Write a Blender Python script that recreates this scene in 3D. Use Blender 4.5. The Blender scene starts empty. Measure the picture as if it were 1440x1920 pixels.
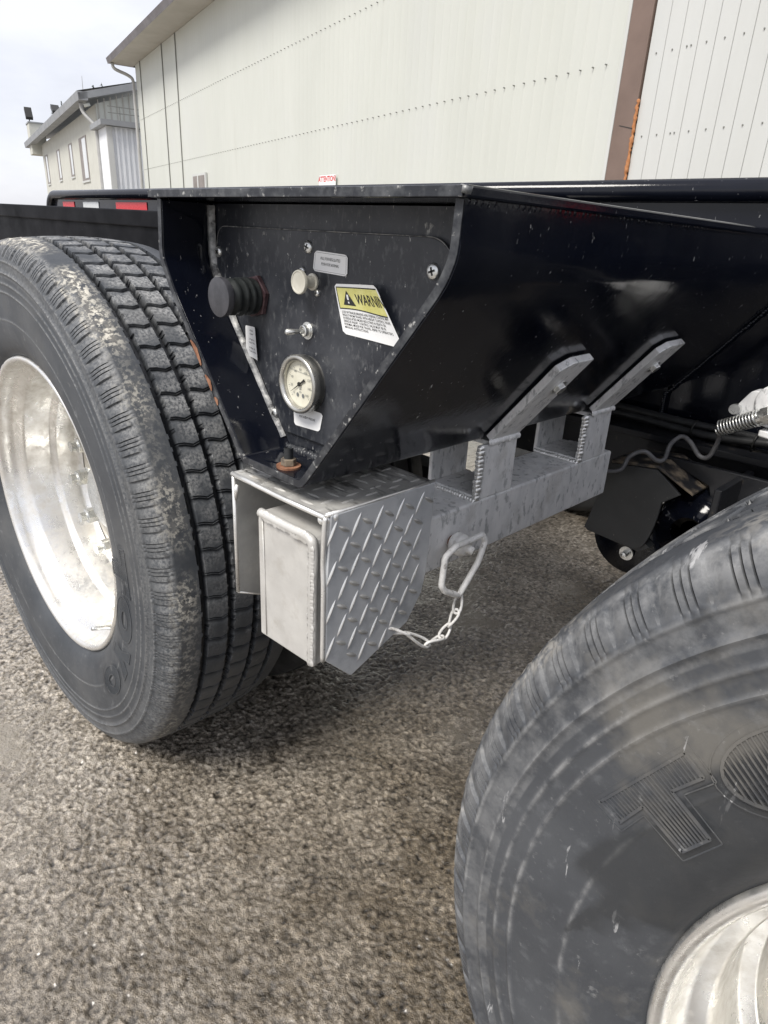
import bpy, math, random
import numpy as np
from mathutils import Vector, Matrix
random.seed(7); rng = np.random.default_rng(7)
S = bpy.context.scene
COL = S.collection
R = math.radians
# ------------------------------------------------------------------ camera
yaw, pitch, roll, FPX = -.767, .397, .054, 1230.6
fw = Vector((math.sin(yaw)*math.cos(pitch), math.cos(yaw)*math.cos(pitch), -math.sin(pitch)))
rt = Vector((math.cos(yaw), -math.sin(yaw), 0)); up = rt.cross(fw)
rt2 = math.cos(roll)*rt+math.sin(roll)*up; up2 = -math.sin(roll)*rt+math.cos(roll)*up
cd = bpy.data.cameras.new('camera'); cam = bpy.data.objects.new('camera', cd); COL.objects.link(cam)
cd.sensor_fit = 'HORIZONTAL'; cd.sensor_width = 36; cd.lens = FPX/1440*36
cd.clip_start = .02; cd.clip_end = 900
CAMP = Vector((1.316, -.399, 1.042))
cam.matrix_world = Matrix(((rt2.x, up2.x, -fw.x, CAMP.x), (rt2.y, up2.y, -fw.y, CAMP.y), (rt2.z, up2.z, -fw.z, CAMP.z), (0, 0, 0, 1)))
S.camera = cam
# ------------------------------------------------------------------ exposure, sky, sun
S.view_settings.view_transform = 'Standard'; S.view_settings.look = 'None'
S.view_settings.exposure = 1.42; S.view_settings.gamma = 1; S.view_settings.use_curve_mapping = False
SUN_EL, SUN_AZ = 53, 176          # azimuth measured from +Y towards +X
W = bpy.data.worlds.new('World'); S.world = W; W.use_nodes = True
nt = W.node_tree; nt.nodes.clear()
def wn(t, **k):
    n = nt.nodes.new(t)
    for a, b in k.items(): setattr(n, a, b)
    return n
sky = wn('ShaderNodeTexSky', sky_type='NISHITA', sun_disc=False, sun_elevation=R(SUN_EL), sun_rotation=R(SUN_AZ))
tc = wn('ShaderNodeTexCoord'); mp = wn('ShaderNodeMapping'); mp.inputs['Scale'].default_value = (1, 1, 2.6)
n1 = wn('ShaderNodeTexNoise'); n1.inputs['Scale'].default_value = 2.3; n1.inputs['Detail'].default_value = 7; n1.inputs['Roughness'].default_value = .55
cr = wn('ShaderNodeValToRGB')
cr.color_ramp.elements[0].position = .34; cr.color_ramp.elements[0].color = (.66, .67, .74, 1)
cr.color_ramp.elements[1].position = .62; cr.color_ramp.elements[1].color = (.94, .94, 1.0, 1)
sc = wn('ShaderNodeVectorMath', operation='SCALE'); sc.inputs['Scale'].default_value = 3.35
mx = wn('ShaderNodeMixRGB'); mx.inputs[0].default_value = .93
bg = wn('ShaderNodeBackground'); bg.inputs['Strength'].default_value = .12
wo = wn('ShaderNodeOutputWorld')
L = nt.links.new
L(tc.outputs['Generated'], mp.inputs[0]); L(mp.outputs[0], n1.inputs['Vector']); L(n1.outputs['Fac'], cr.inputs[0])
L(cr.outputs[0], sc.inputs[0]); L(sky.outputs[0], mx.inputs[1]); L(sc.outputs[0], mx.inputs[2]); L(mx.outputs[0], bg.inputs[0]); L(bg.outputs[0], wo.inputs[0])
sd = bpy.data.lights.new('sun', 'SUN'); sd.energy = 1.5; sd.angle = R(22); sd.color = (1, .955, .89)
so = bpy.data.objects.new('sun', sd); COL.objects.link(so)
sdir = Vector((math.sin(R(SUN_AZ))*math.cos(R(SUN_EL)), math.cos(R(SUN_AZ))*math.cos(R(SUN_EL)), math.sin(R(SUN_EL))))
so.rotation_euler = sdir.to_track_quat('Z', 'Y').to_euler(); so.location = (0, 0, 30)

# ------------------------------------------------------------------ materials
def material(name, c1, c2=None, scale=20, lo=.35, hi=.65, rough=(.5, .5), metal=0, bumps=(), layers=(), coat=0, spec=.5, stretch=(1, 1, 1), attr=None, emit=None):
    """c1..c2 blended by noise; layers = [(colour, scale, lo, hi, rough, stretch, amount)] dirt laid over; bumps=[(scale, strength, dist)]"""
    m = bpy.data.materials.new(name); m.use_nodes = True
    t = m.node_tree; b = t.nodes['Principled BSDF']; ln = t.links.new
    geo = t.nodes.new('ShaderNodeNewGeometry')
    def noise(s, st=(1, 1, 1), det=6, off=0., ro=.6):
        mpn = t.nodes.new('ShaderNodeMapping'); mpn.inputs['Scale'].default_value = st; mpn.inputs['Location'].default_value = (off, off*1.7, off*.6)
        ln(geo.outputs['Position'], mpn.inputs[0])
        n = t.nodes.new('ShaderNodeTexNoise'); n.inputs['Scale'].default_value = s; n.inputs['Detail'].default_value = det; n.inputs['Roughness'].default_value = ro
        ln(mpn.outputs[0], n.inputs['Vector']); return n.outputs['Fac']
    def rng_(x, lo, hi, a=0., z=1.):
        r = t.nodes.new('ShaderNodeMapRange'); r.inputs[1].default_value = lo; r.inputs[2].default_value = hi; r.inputs[3].default_value = a; r.inputs[4].default_value = z
        ln(x, r.inputs[0]); return r.outputs[0]
    def mixc(f, a, c):
        x = t.nodes.new('ShaderNodeMixRGB'); ln(f, x.inputs[0])
        for i, v in ((1, a), (2, c)):
            if isinstance(v, tuple): x.inputs[i].default_value = (*v, 1)
            else: ln(v, x.inputs[i])
        return x.outputs[0]
    def mixf(f, a, c):
        x = t.nodes.new('ShaderNodeMix'); ln(f, x.inputs[0])
        for i, v in ((2, a), (3, c)):
            if isinstance(v, (int, float)): x.inputs[i].default_value = v
            else: ln(v, x.inputs[i])
        return x.outputs[0]
    base = noise(scale, stretch)
    col = mixc(rng_(base, lo, hi), c1, c2 or c1)
    ro = rng_(noise(scale*1.7, stretch, off=3.1), .3, .7, rough[0], rough[1])
    me = None
    for k, l in enumerate(layers):
        c, s, a, z, r, st, amt = l[:7]
        f = rng_(noise(s, st, off=5+7.3*k, ro=.65), a, z, 0, amt)
        if len(l) > 7:
            at = t.nodes.new('ShaderNodeAttribute'); at.attribute_name = l[7]
            mu = t.nodes.new('ShaderNodeMath'); mu.operation = 'MULTIPLY'; ln(at.outputs['Fac'], mu.inputs[0]); ln(f, mu.inputs[1]); f = mu.outputs[0]
        col = mixc(f, col, c); ro = mixf(f, ro, r)
        if metal: me = mixf(f, me if me is not None else metal, metal*.35)
    if me is not None: ln(me, b.inputs['Metallic'])
    else: b.inputs['Metallic'].default_value = metal
    ln(col, b.inputs['Base Color']); ln(ro, b.inputs['Roughness'])
    b.inputs['Specular IOR Level'].default_value = spec; b.inputs['Coat Weight'].default_value = coat; b.inputs['Coat Roughness'].default_value = .06
    prev = None
    for k, (s, strength, dist) in enumerate(bumps):
        bp = t.nodes.new('ShaderNodeBump'); bp.inputs['Strength'].default_value = strength; bp.inputs['Distance'].default_value = dist
        ln(noise(s, stretch, off=11+k), bp.inputs['Height'])
        if prev: ln(prev, bp.inputs['Normal'])
        prev = bp.outputs[0]
    if prev: ln(prev, b.inputs['Normal'])
    if emit: b.inputs['Emission Color'].default_value = (*emit, 1); b.inputs['Emission Strength'].default_value = 1
    return m
I1 = (1, 1, 1)
M = {}
M['paint'] = material('black_gloss_paint', (.0035, .0045, .009), (.006, .0075, .013), 6, rough=(.06, .15), coat=.0, spec=.36,
    bumps=((5, .25, .004), (350, .05, .0005)),
    layers=[((.55, .55, .53), 85, .685, .72, .6, (1, 1, .55), .85), ((.035, .038, .042), 5, .52, .8, .35, (1, 1, .5), .35), ((.4, .4, .4), 210, .675, .71, .6, (1, 1, .25), .7)])
M['shade_paint'] = material('matt_black_paint', (.003, .0035, .005), (.006, .006, .008), 8, rough=(.5, .7), spec=.12, layers=[((.3, .3, .3), 120, .70, .73, .6, I1, .6)])
M['paint_dusty'] = material('dusty_black_paint', (.010, .012, .018), (.026, .029, .036), 9, rough=(.3, .5), bumps=((120, .15, .0006),),
    layers=[((.30, .31, .31), 150, .54, .74, .7, (1, 1, .5), .30), ((.62, .62, .60), 260, .655, .70, .7, (1, 1, .35), .8), ((.085, .09, .10), 12, .5, .72, .6, I1, .55), ((.5, .5, .48), 60, .69, .72, .7, (1, 1, .4), .7)])
M['paint_worn'] = material('worn_paint_edge', (.015, .017, .022), (.10, .105, .11), 60, lo=.45, hi=.75, rough=(.3, .55), bumps=((200, .3, .0008),),
    layers=[((.5, .5, .48), 120, .6, .68, .6, I1, .7)])
M['scuffed'] = material('scuffed_bare_edge', (.10, .105, .11), (.36, .36, .35), 90, lo=.38, hi=.62, rough=(.35, .6), metal=.3, bumps=((160, .5, .001),),
    layers=[((.02, .02, .022), 45, .55, .62, .5, I1, .9)])
M['rust'] = material('rust', (.17, .07, .035), (.34, .17, .10), 120, rough=(.7, .9), bumps=((300, .5, .001),), layers=[((.05, .03, .02), 60, .6, .7, .8, I1, .8)])
M['frame_dark'] = material('underside_paint', (.010, .011, .014), (.022, .023, .026), 8, rough=(.25, .5), bumps=((60, .2, .001),),
    layers=[((.20, .17, .13), 30, .62, .74, .8, I1, .6), ((.5, .5, .48), 160, .70, .735, .7, I1, .7)])
M['muddy_paint'] = material('muddy_paint', (.016, .017, .02), (.03, .03, .032), 12, rough=(.3, .55), bumps=((80, .3, .001),),
    layers=[((.26, .21, .15), 22, .45, .6, .9, I1, .85)])
M['guard'] = material('guard_paint', (.030, .033, .036), (.045, .048, .05), 10, rough=(.35, .5), bumps=((70, .15, .001),),
    layers=[((.3, .28, .24), 170, .68, .72, .8, I1, .7)])
M['alu'] = material('brushed_aluminium', (.48, .48, .47), (.60, .60, .58), 30, rough=(.34, .5), metal=.6, bumps=((90, .12, .0006),),
    layers=[((.36, .34, .31), 26, .55, .75, .6, I1, .5), ((.8, .79, .76), 200, .63, .7, .5, I1, .5)])
M['alu_cast'] = material('dull_aluminium_box', (.54, .53, .505), (.64, .63, .60), 24, rough=(.4, .6), metal=.35, bumps=((180, .1, .0004),),
    layers=[((.36, .335, .29), 30, .52, .72, .65, I1, .6), ((.75, .74, .7), 160, .66, .7, .5, I1, .6)])
M['galv'] = material('galvanised_steel', (.76, .765, .765), (.88, .88, .875), 60, lo=.4, hi=.6, rough=(.32, .5), metal=.08, stretch=(1, 1, .5), bumps=((120, .2, .0008),),
    layers=[((.30, .31, .315), 95, .55, .63, .6, (1, 1, .45), .7), ((.36, .34, .30), 14, .55, .7, .6, I1, .45), ((.72, .72, .71), 40, .62, .7, .5, (1, 1, .5), .5)])
M['diamond'] = material('diamond_plate_side', (.54, .56, .58), (.68, .695, .71), 16, rough=(.28, .42), metal=.30, bumps=((60, .1, .0006),),
    layers=[((.22, .235, .25), 20, .52, .68, .4, I1, .5), ((.45, .42, .37), 26, .66, .75, .6, I1, .6)])
M['diamond_top'] = material('diamond_plate_top', (.58, .57, .54), (.74, .73, .69), 40, rough=(.3, .5), metal=.45, bumps=((90, .2, .0008),),
    layers=[((.05, .05, .048), 34, .50, .62, .35, (.45, 1.6, 1), .9), ((.3, .26, .2), 30, .6, .7, .7, I1, .5)])
M['bright'] = material('bright_edge_metal', (.72, .72, .70), (.85, .84, .81), 70, rough=(.25, .4), metal=.7, bumps=((150, .2, .0006),))
M['zinc'] = material('zinc_plate', (.6, .61, .6), (.75, .75, .72), 80, rough=(.22, .4), metal=.9, bumps=((200, .1, .0004),), layers=[((.35, .33, .29), 60, .58, .7, .6, I1, .6)])
M['pin_metal'] = material('pin_zinc', (.80, .79, .76), (.90, .89, .86), 130, rough=(.35, .5), metal=0, bumps=((260, .4, .001),), layers=[((.2, .18, .15), 110, .58, .68, .7, I1, .7)])
M['rim'] = material('polished_rim', (.82, .815, .79), (.90, .895, .87), 14, rough=(.2, .34), metal=.88, bumps=((18, .12, .003), (150, .04, .0005)),
    layers=[((.50, .46, .39), 22, .45, .72, .6, I1, .6), ((.42, .38, .31), 70, .5, .7, .7, I1, .35), ((.14, .12, .10), 130, .70, .735, .7, I1, .8)])
M['rim_dirty'] = material('dirty_rim_disc', (.58, .55, .48), (.74, .71, .64), 18, rough=(.25, .45), metal=.85, bumps=((40, .2, .002),),
    layers=[((.22, .18, .13), 26, .5, .7, .7, I1, .7)])
M['rubber'] = material('tyre_rubber', (.036, .041, .048), (.064, .070, .078), 7, rough=(.42, .62), spec=.5, bumps=((160, .22, .0008), (20, .12, .002)),
    layers=[((.17, .168, .16), 5.5, .50, .72, .75, I1, .35), ((.34, .34, .34), 60, .60, .74, .75, (1, 1, 1), .32),
            ((.42, .42, .41), 230, .38, .62, .8, (1, 1, 1), .80, 'dust'), ((.20, .19, .17), 60, .42, .56, .95, I1, .8, 'mud'), ((.62, .59, .51), 130, .49, .57, .95, I1, .95, 'mud'), ((.012, .013, .015), 10, .0, .1, .3, I1, .88, 'groove')])
M['rubber_near'] = material('near_tyre_rubber', (.044, .048, .055), (.078, .083, .091), 6, rough=(.40, .6), spec=.5, bumps=((140, .3, .0008), (18, .15, .002)),
    layers=[((.21, .195, .165), 6.5, .50, .64, .8, I1, .5), ((.28, .29, .30), 55, .54, .74, .75, (1, 1, 1), .20), ((.50, .50, .49), 120, .62, .72, .8, I1, .22), ((.6, .6, .6), 16, .66, .685, .7, (4, 1, .6), .5),
            ((.50, .50, .49), 45, .38, .62, .8, (1, 1, 1), .75, 'dust'), ((.36, .34, .30), 110, .46, .58, .95, I1, .8, 'mud'), ((.012, .013, .015), 10, .0, .1, .35, I1, .85, 'groove'), ((.030, .033, .037), 40, .0, .12, .35, I1, .80, 'wet_or_shade')])
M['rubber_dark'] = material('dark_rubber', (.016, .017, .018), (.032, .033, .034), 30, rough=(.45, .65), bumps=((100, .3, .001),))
M['boot'] = material('rubber_boot', (.012, .015, .015), (.032, .036, .036), 60, rough=(.4, .6), bumps=((200, .2, .0005),))
M['knobface'] = material('matt_knob_face', (.035, .036, .042), (.06, .06, .068), 60, rough=(.4, .55), bumps=((180, .3, .0006),))
M['knobcream'] = material('cream_plastic', (.55, .53, .45), (.66, .64, .56), 60, rough=(.3, .45))
M['white'] = material('white_label', (.84, .85, .85), (.90, .90, .89), 40, rough=(.35, .5), layers=[((.45, .43, .38), 50, .62, .75, .7, I1, .4)])
M['yellow'] = material('yellow_print', (.66, .63, .20), (.76, .73, .30), 60, rough=(.35, .5), layers=[((.5, .47, .25), 40, .6, .72, .7, I1, .4)])
M['ink'] = material('black_ink', (.02, .02, .018), rough=(.4, .5))
M['inkgrey'] = material('grey_ink', (.16, .17, .17), rough=(.5, .5))
M['dial'] = material('cream_dial', (.62, .60, .49), (.70, .68, .57), 60, rough=(.3, .4))
M['red'] = material('red_reflective_tape', (.50, .012, .02), (.62, .03, .04), 300, rough=(.2, .3))
M['silver'] = material('white_reflective_tape', (.55, .57, .58), (.68, .7, .7), 300, rough=(.2, .3))
M['redink'] = material('red_print', (.6, .03, .03), rough=(.5, .5))
M['siding'] = material('cream_siding', (.52, .535, .49), (.57, .585, .54), .35, rough=(.5, .65), spec=.3, stretch=(1, 1, .35),
    layers=[((.52, .53, .55), .25, .5, .75, .6, (1, 1, .5), .3), ((.45, .45, .40), 3.2, .60, .8, .7, (1, 1, .08), .4)])
M['siding2'] = material('pale_siding', (.51, .52, .50), (.565, .575, .56), .8, rough=(.5, .65), spec=.3, stretch=(1, 1, .2),
    layers=[((.53, .55, .55), 1.2, .5, .75, .6, (1, 1, .2), .4)])
M['seam'] = material('dark_seam', (.20, .205, .19), rough=(.6, .7))
M['stucco'] = material('cream_render', (.50, .50, .45), (.55, .55, .50), 1.4, rough=(.8, .9), layers=[((.48, .47, .42), 1.5, .55, .8, .9, (1, 1, .2), .4)])
M['annex'] = material('blue_grey_siding', (.74, .77, .80), (.80, .82, .84), 1, rough=(.5, .6))
M['fascia'] = material('brown_grey_fascia', (.10, .088, .088), (.14, .125, .125), 2, rough=(.4, .55))
M['soffit'] = material('soffit', (.40, .38, .34), (.47, .45, .41), 1, rough=(.6, .7))
M['brown'] = material('brown_trim', (.150, .105, .085), (.19, .135, .11), 1.6, rough=(.5, .6))
M['foam'] = material('orange_foam', (.36, .14, .05), (.46, .21, .09), 20, rough=(.8, .9), bumps=((40, .6, .01),))
M['roofgrey'] = material('grey_roof', (.22, .23, .24), (.28, .29, .30), 1, rough=(.5, .6))
M['glass'] = material('window_glass', (.45, .47, .47), (.62, .63, .62), .6, rough=(.08, .12), spec=.8)
M['reveal'] = material('window_reveal', (.20, .18, .165), (.26, .235, .22), 3, rough=(.6, .7))
M['pipe'] = material('grey_downpipe', (.36, .36, .35), (.42, .42, .41), 3, rough=(.4, .5))
M['treegreen'] = material('spruce_needles', (.035, .05, .04), (.06, .075, .06), 2, rough=(.8, .9))
M['bark'] = material('bark', (.08, .065, .05), rough=(.9, .9))
M['mudwater'] = material('muddy_water', (.25, .20, .135), (.32, .265, .19), 5, rough=(.10, .25), spec=.5, bumps=((14, .12, .001),))

def ground_material():
    m = bpy.data.materials.new('wet_chip_seal'); m.use_nodes = True
    t = m.node_tree; b = t.nodes['Principled BSDF']; ln = t.links.new
    geo = t.nodes.new('ShaderNodeNewGeometry')
    def nz(s, det=5, ro=.6):
        n = t.nodes.new('ShaderNodeTexNoise'); n.inputs['Scale'].default_value = s; n.inputs['Detail'].default_value = det; n.inputs['Roughness'].default_value = ro
        ln(geo.outputs['Position'], n.inputs['Vector']); return n.outputs['Fac']
    at = t.nodes.new('ShaderNodeAttribute'); at.attribute_name = 'stone'
    at2 = t.nodes.new('ShaderNodeAttribute'); at2.attribute_name = 'tint'
    r1 = t.nodes.new('ShaderNodeValToRGB'); e = r1.color_ramp.elements
    e[0].position = 0; e[0].color = (.012, .009, .006, 1); e[1].position = 1; e[1].color = (.545, .50, .435, 1)
    x = r1.color_ramp.elements.new(.45); x.color = (.235, .21, .175, 1)
    ln(at.outputs['Fac'], r1.inputs[0])
    r2 = t.nodes.new('ShaderNodeValToRGB'); e = r2.color_ramp.elements
    e[0].position = 0; e[0].color = (.84, .83, .82, 1); e[1].position = 1; e[1].color = (1.18, 1.15, 1.10, 1)
    ln(at2.outputs['Fac'], r2.inputs[0])
    mu = t.nodes.new('ShaderNodeMixRGB'); mu.blend_type = 'MULTIPLY'; mu.inputs[0].default_value = 1; ln(r1.outputs[0], mu.inputs[1]); ln(r2.outputs[0], mu.inputs[2])
    mr = t.nodes.new('ShaderNodeMapRange'); mr.inputs[1].default_value = .42; mr.inputs[2].default_value = .68; mr.inputs[3].default_value = 0; mr.inputs[4].default_value = .35
    ln(nz(2.2), mr.inputs[0])
    gr = t.nodes.new('ShaderNodeMapRange'); gr.inputs[1].default_value = .35; gr.inputs[2].default_value = .65; gr.inputs[3].default_value = .62; gr.inputs[4].default_value = 1.5; ln(nz(520, 2), gr.inputs[0])
    gm = t.nodes.new('ShaderNodeVectorMath'); gm.operation = 'SCALE'; ln(mu.outputs[0], gm.inputs[0]); ln(gr.outputs[0], gm.inputs['Scale'])
    mm = t.nodes.new('ShaderNodeMixRGB'); ln(mr.outputs[0], mm.inputs[0]); ln(gm.outputs[0], mm.inputs[1]); mm.inputs[2].default_value = (.17, .145, .108, 1)
    at3 = t.nodes.new('ShaderNodeAttribute'); at3.attribute_name = 'fill'
    mf = t.nodes.new('ShaderNodeMixRGB'); ln(at3.outputs['Fac'], mf.inputs[0]); ln(mm.outputs[0], mf.inputs[1]); mf.inputs[2].default_value = (.27, .238, .19, 1)
    at4 = t.nodes.new('ShaderNodeAttribute'); at4.attribute_name = 'wet_or_shade'
    mw = t.nodes.new('ShaderNodeMixRGB'); mw.blend_type = 'MULTIPLY'; ln(at4.outputs['Fac'], mw.inputs[0]); ln(mf.outputs[0], mw.inputs[1]); mw.inputs[2].default_value = (.42, .385, .33, 1)  # damp tone plus trailer shade multiplied into the ground colour
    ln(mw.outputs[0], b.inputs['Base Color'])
    rr = t.nodes.new('ShaderNodeMapRange'); rr.inputs[1].default_value = .35; rr.inputs[2].default_value = .65; rr.inputs[3].default_value = .20; rr.inputs[4].default_value = .5
    ln(nz(30), rr.inputs[0]); ln(rr.outputs[0], b.inputs['Roughness'])
    b.inputs['Specular IOR Level'].default_value = .6; b.inputs['Coat Weight'].default_value = .9; b.inputs['Coat Roughness'].default_value = .22
    bp = t.nodes.new('ShaderNodeBump'); bp.inputs['Strength'].default_value = .9; bp.inputs['Distance'].default_value = .0024; ln(nz(420, 3), bp.inputs['Height'])
    bp2 = t.nodes.new('ShaderNodeBump'); bp2.inputs['Strength'].default_value = .8; bp2.inputs['Distance'].default_value = .006; ln(nz(110, 3), bp2.inputs['Height']); ln(bp2.outputs[0], bp.inputs['Normal'])
    ln(bp.outputs[0], b.inputs['Normal'])
    return m
M['ground'] = ground_material()

# ------------------------------------------------------------------ helpers
WLOC = {}
def wloc(o): return WLOC.get(o.name, Vector((0, 0, 0))) if o else Vector((0, 0, 0))
def obj(name, verts, faces, m, parent=None, origin=None, smooth=False, bevel=0, local=False, autosmooth=None):
    verts = [Vector(v) for v in verts]
    if local: origin = Vector((0, 0, 0))
    elif origin is None:
        origin = Vector((sum(v.x for v in verts), sum(v.y for v in verts), sum(v.z for v in verts)))/len(verts)
    else: origin = Vector(origin)
    me = bpy.data.meshes.new(name); me.from_pydata([v-origin for v in verts], [], faces); me.materials.append(M[m] if isinstance(m, str) else m)
    if smooth: me.polygons.foreach_set('use_smooth', [True]*len(me.polygons))
    me.update()
    o = bpy.data.objects.new(name, me); COL.objects.link(o)
    if parent is not None:
        o.parent = parent; o.location = (0, 0, 0) if local else origin-wloc(parent)
    else: o.location = origin
    WLOC[o.name] = origin if not local else wloc(parent)
    if bevel:
        bm = o.modifiers.new('bevel', 'BEVEL'); bm.width = bevel; bm.segments = 2; bm.limit_method = 'ANGLE'; bm.angle_limit = R(35)
    if autosmooth:
        me.polygons.foreach_set('use_smooth', [True]*len(me.polygons))
        me.set_sharp_from_angle(angle=R(autosmooth))
    return o
def empty(name, loc, parent=None, **tags):
    o = bpy.data.objects.new(name, None); COL.objects.link(o); o.empty_display_size = .1
    o.location = Vector(loc)-(wloc(parent) if parent else Vector((0, 0, 0)))
    if parent: o.parent = parent
    WLOC[o.name] = Vector(loc)
    for k, v in tags.items(): o[k] = v
    return o
def tag(o, **t):
    for k, v in t.items(): o[k] = v
    return o
class B:
    """collects shapes into one mesh"""
    def __init__(s): s.v = []; s.f = []
    def add(s, v, f): n = len(s.v); s.v += [tuple(x) for x in v]; s.f += [tuple(i+n for i in q) for q in f]; return s
    def box(s, x0, x1, y0, y1, z0, z1):
        return s.add([(x0, y0, z0), (x1, y0, z0), (x1, y1, z0), (x0, y1, z0), (x0, y0, z1), (x1, y0, z1), (x1, y1, z1), (x0, y1, z1)],
                     [(0, 3, 2, 1), (4, 5, 6, 7), (0, 1, 5, 4), (1, 2, 6, 5), (2, 3, 7, 6), (3, 0, 4, 7)])
    def prism(s, poly, f0, f1):
        """poly: 2D points; f0, f1 map (a, b) to 3D for the two ends"""
        n = len(poly); v = [f0(*p) for p in poly]+[f1(*p) for p in poly]
        f = [tuple(range(n-1, -1, -1)), tuple(range(n, 2*n))]+[(i, (i+1) % n, n+(i+1) % n, n+i) for i in range(n)]
        return s.add(v, f)
    def py(s, poly, y0, y1): return s.prism(poly, lambda a, b: (a, y0, b), lambda a, b: (a, y1, b))
    def px(s, poly, x0, x1): return s.prism(poly, lambda a, b: (x0, a, b), lambda a, b: (x1, a, b))
    def tube(s, path, r, n=10, closed=False, caps=True):
        P = [Vector(p) for p in path]; k = len(P); rings = []
        prev = None
        for i in range(k):
            a = P[(i-1) % k] if (closed or i > 0) else P[i]; b = P[(i+1) % k] if (closed or i < k-1) else P[i]
            t = (b-a).normalized()
            if prev is None:
                u = t.cross(Vector((0, 0, 1)));
                if u.length < .1: u = t.cross(Vector((1, 0, 0)))
            else: u = prev-t*prev.dot(t)
            u.normalize(); prev = u; w = t.cross(u)
            rr = r[i] if isinstance(r, (list, tuple)) else r
            rings.append([P[i]+rr*(math.cos(2*math.pi*j/n)*u+math.sin(2*math.pi*j/n)*w) for j in range(n)])
        v = [q for g in rings for q in g]; f = []
        for i in range(k if closed else k-1):
            for j in range(n):
                f.append((i*n+j, i*n+(j+1) % n, ((i+1) % k)*n+(j+1) % n, ((i+1) % k)*n+j))
        if caps and not closed: f += [tuple(range(n-1, -1, -1)), tuple((k-1)*n+j for j in range(n))]
        return s.add(v, f)
    def lathe(s, prof, c, axis='y', n=48, caps=True):
        """prof: (along axis, radius)"""
        v = []; f = []; c = Vector(c)
        for (a, r) in prof:
            for j in range(n):
                t = 2*math.pi*j/n; x, y = r*math.cos(t), r*math.sin(t)
                v.append(c+Vector({'y': (x, a, y), 'x': (a, x, y), 'z': (x, y, a)}[axis]))
        for i in range(len(prof)-1):
            for j in range(n): f.append((i*n+j, i*n+(j+1) % n, (i+1)*n+(j+1) % n, (i+1)*n+j))
        if caps: f += [tuple(range(n)), tuple((len(prof)-1)*n+j for j in range(n-1, -1, -1))]
        return s.add(v, f)
    def beads(s, p, q, r, step=.0032, nrm=(0, 0, 1), w=1.):
        """ripple weld: overlapping flat domes from p to q"""
        p = Vector(p); q = Vector(q); d = q-p; nn = max(2, int(d.length/step)); t = d.normalized(); nv = Vector(nrm).normalized(); b = t.cross(nv)
        for i in range(nn):
            c = p+d*(i/(nn-1))+b*random.uniform(-.0007, .0007)+t*random.uniform(-.0005, .0005); rr = r*random.uniform(.85, 1.15)
            v = [c+nv*rr*.62-t*rr*.25]; f = []
            for k, (sc_, h) in enumerate(((.62, .5), (1, .0))):
                for j in range(10):
                    a = 2*math.pi*j/10; v.append(c+(t*math.cos(a)*.8+b*math.sin(a)*w)*rr*sc_+nv*rr*h*(.62))
            f += [(0, 1+j, 1+(j+1) % 10) for j in range(10)]+[(1+j, 11+j, 11+(j+1) % 10, 1+(j+1) % 10) for j in range(10)]
            s.add(v, f)
        return s
    def make(s, name, m, parent=None, **k): return obj(name, s.v, s.f, m, parent, **k)
def smooth_path(pts, sub=8, closed=False):
    P = [Vector(p) for p in pts]; n = len(P); out = []
    for i in range(n if closed else n-1):
        p0, p1, p2, p3 = (P[(i-1) % n] if closed or i > 0 else P[0]), P[i], P[(i+1) % n], (P[(i+2) % n] if closed or i < n-2 else P[-1])
        for k in range(sub):
            t = k/sub
            out.append(.5*((2*p1)+(p2-p0)*t+(2*p0-5*p1+4*p2-p3)*t*t+(3*p1-p0-3*p2+p3)*t**3))
    if not closed: out.append(P[-1])
    return out
def round_poly(pts, rad, seg=5):
    out = []; n = len(pts)
    for i in range(n):
        p = Vector(pts[i]); a = Vector(pts[i-1]); b = Vector(pts[(i+1) % n]); r = rad[i] if isinstance(rad, (list, tuple)) else rad
        if r <= 0: out.append(tuple(p)); continue
        da = (a-p).normalized(); db = (b-p).normalized(); r = min(r, (a-p).length*.45, (b-p).length*.45)
        for k in range(seg+1):
            t = k/seg; out.append(tuple((1-t)**2*(p+da*r)+2*t*(1-t)*p+t*t*(p+db*r)))
    return out
def text_geo(txt, size, align='CENTER', bold=0., spacing=1.):
    """flat outline mesh of a line of text: (verts 2D, faces), centred"""
    cu = bpy.data.curves.new('t', 'FONT'); cu.body = txt; cu.size = size; cu.align_x = align; cu.align_y = 'CENTER'; cu.offset = bold; cu.space_character = spacing; cu.resolution_u = 2
    o = bpy.data.objects.new('t', cu); COL.objects.link(o); dg = bpy.context.evaluated_depsgraph_get(); dg.update()
    me = bpy.data.meshes.new_from_object(o.evaluated_get(dg)); v = [(q.co.x, q.co.y) for q in me.vertices]; f = [tuple(p.vertices) for p in me.polygons]
    bpy.data.objects.remove(o); bpy.data.curves.remove(cu); bpy.data.meshes.remove(me)
    return v, f

# ------------------------------------------------------------------ ground
def axis_grid(a, b, step, far0, far1, g):
    core = np.arange(a, b, step); lo = []; x = a; s = step
    while x > far0: s *= g; x -= s; lo.append(x)
    hi = []; x = core[-1]; s = step
    while x < far1: s *= g; x += s; hi.append(x)
    return np.concatenate([np.array(lo[::-1]), core, np.array(hi)])
def hashf(ix, iy, k):
    h = (ix*374761393+iy*668265263+k*2147483647) & 0xffffffff
    h = ((h ^ (h >> 13))*1274126177) & 0xffffffff
    return ((h ^ (h >> 16)) & 0xffffff)/float(0xffffff)
def vnoise(x, y, s, k):
    x = x/s; y = y/s; ix = np.floor(x).astype(np.int64); iy = np.floor(y).astype(np.int64); fx = x-ix; fy = y-iy
    fx = fx*fx*(3-2*fx); fy = fy*fy*(3-2*fy)
    return (hashf(ix, iy, k)*(1-fx)+hashf(ix+1, iy, k)*fx)*(1-fy)+(hashf(ix, iy+1, k)*(1-fx)+hashf(ix+1, iy+1, k)*fx)*fy
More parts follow.
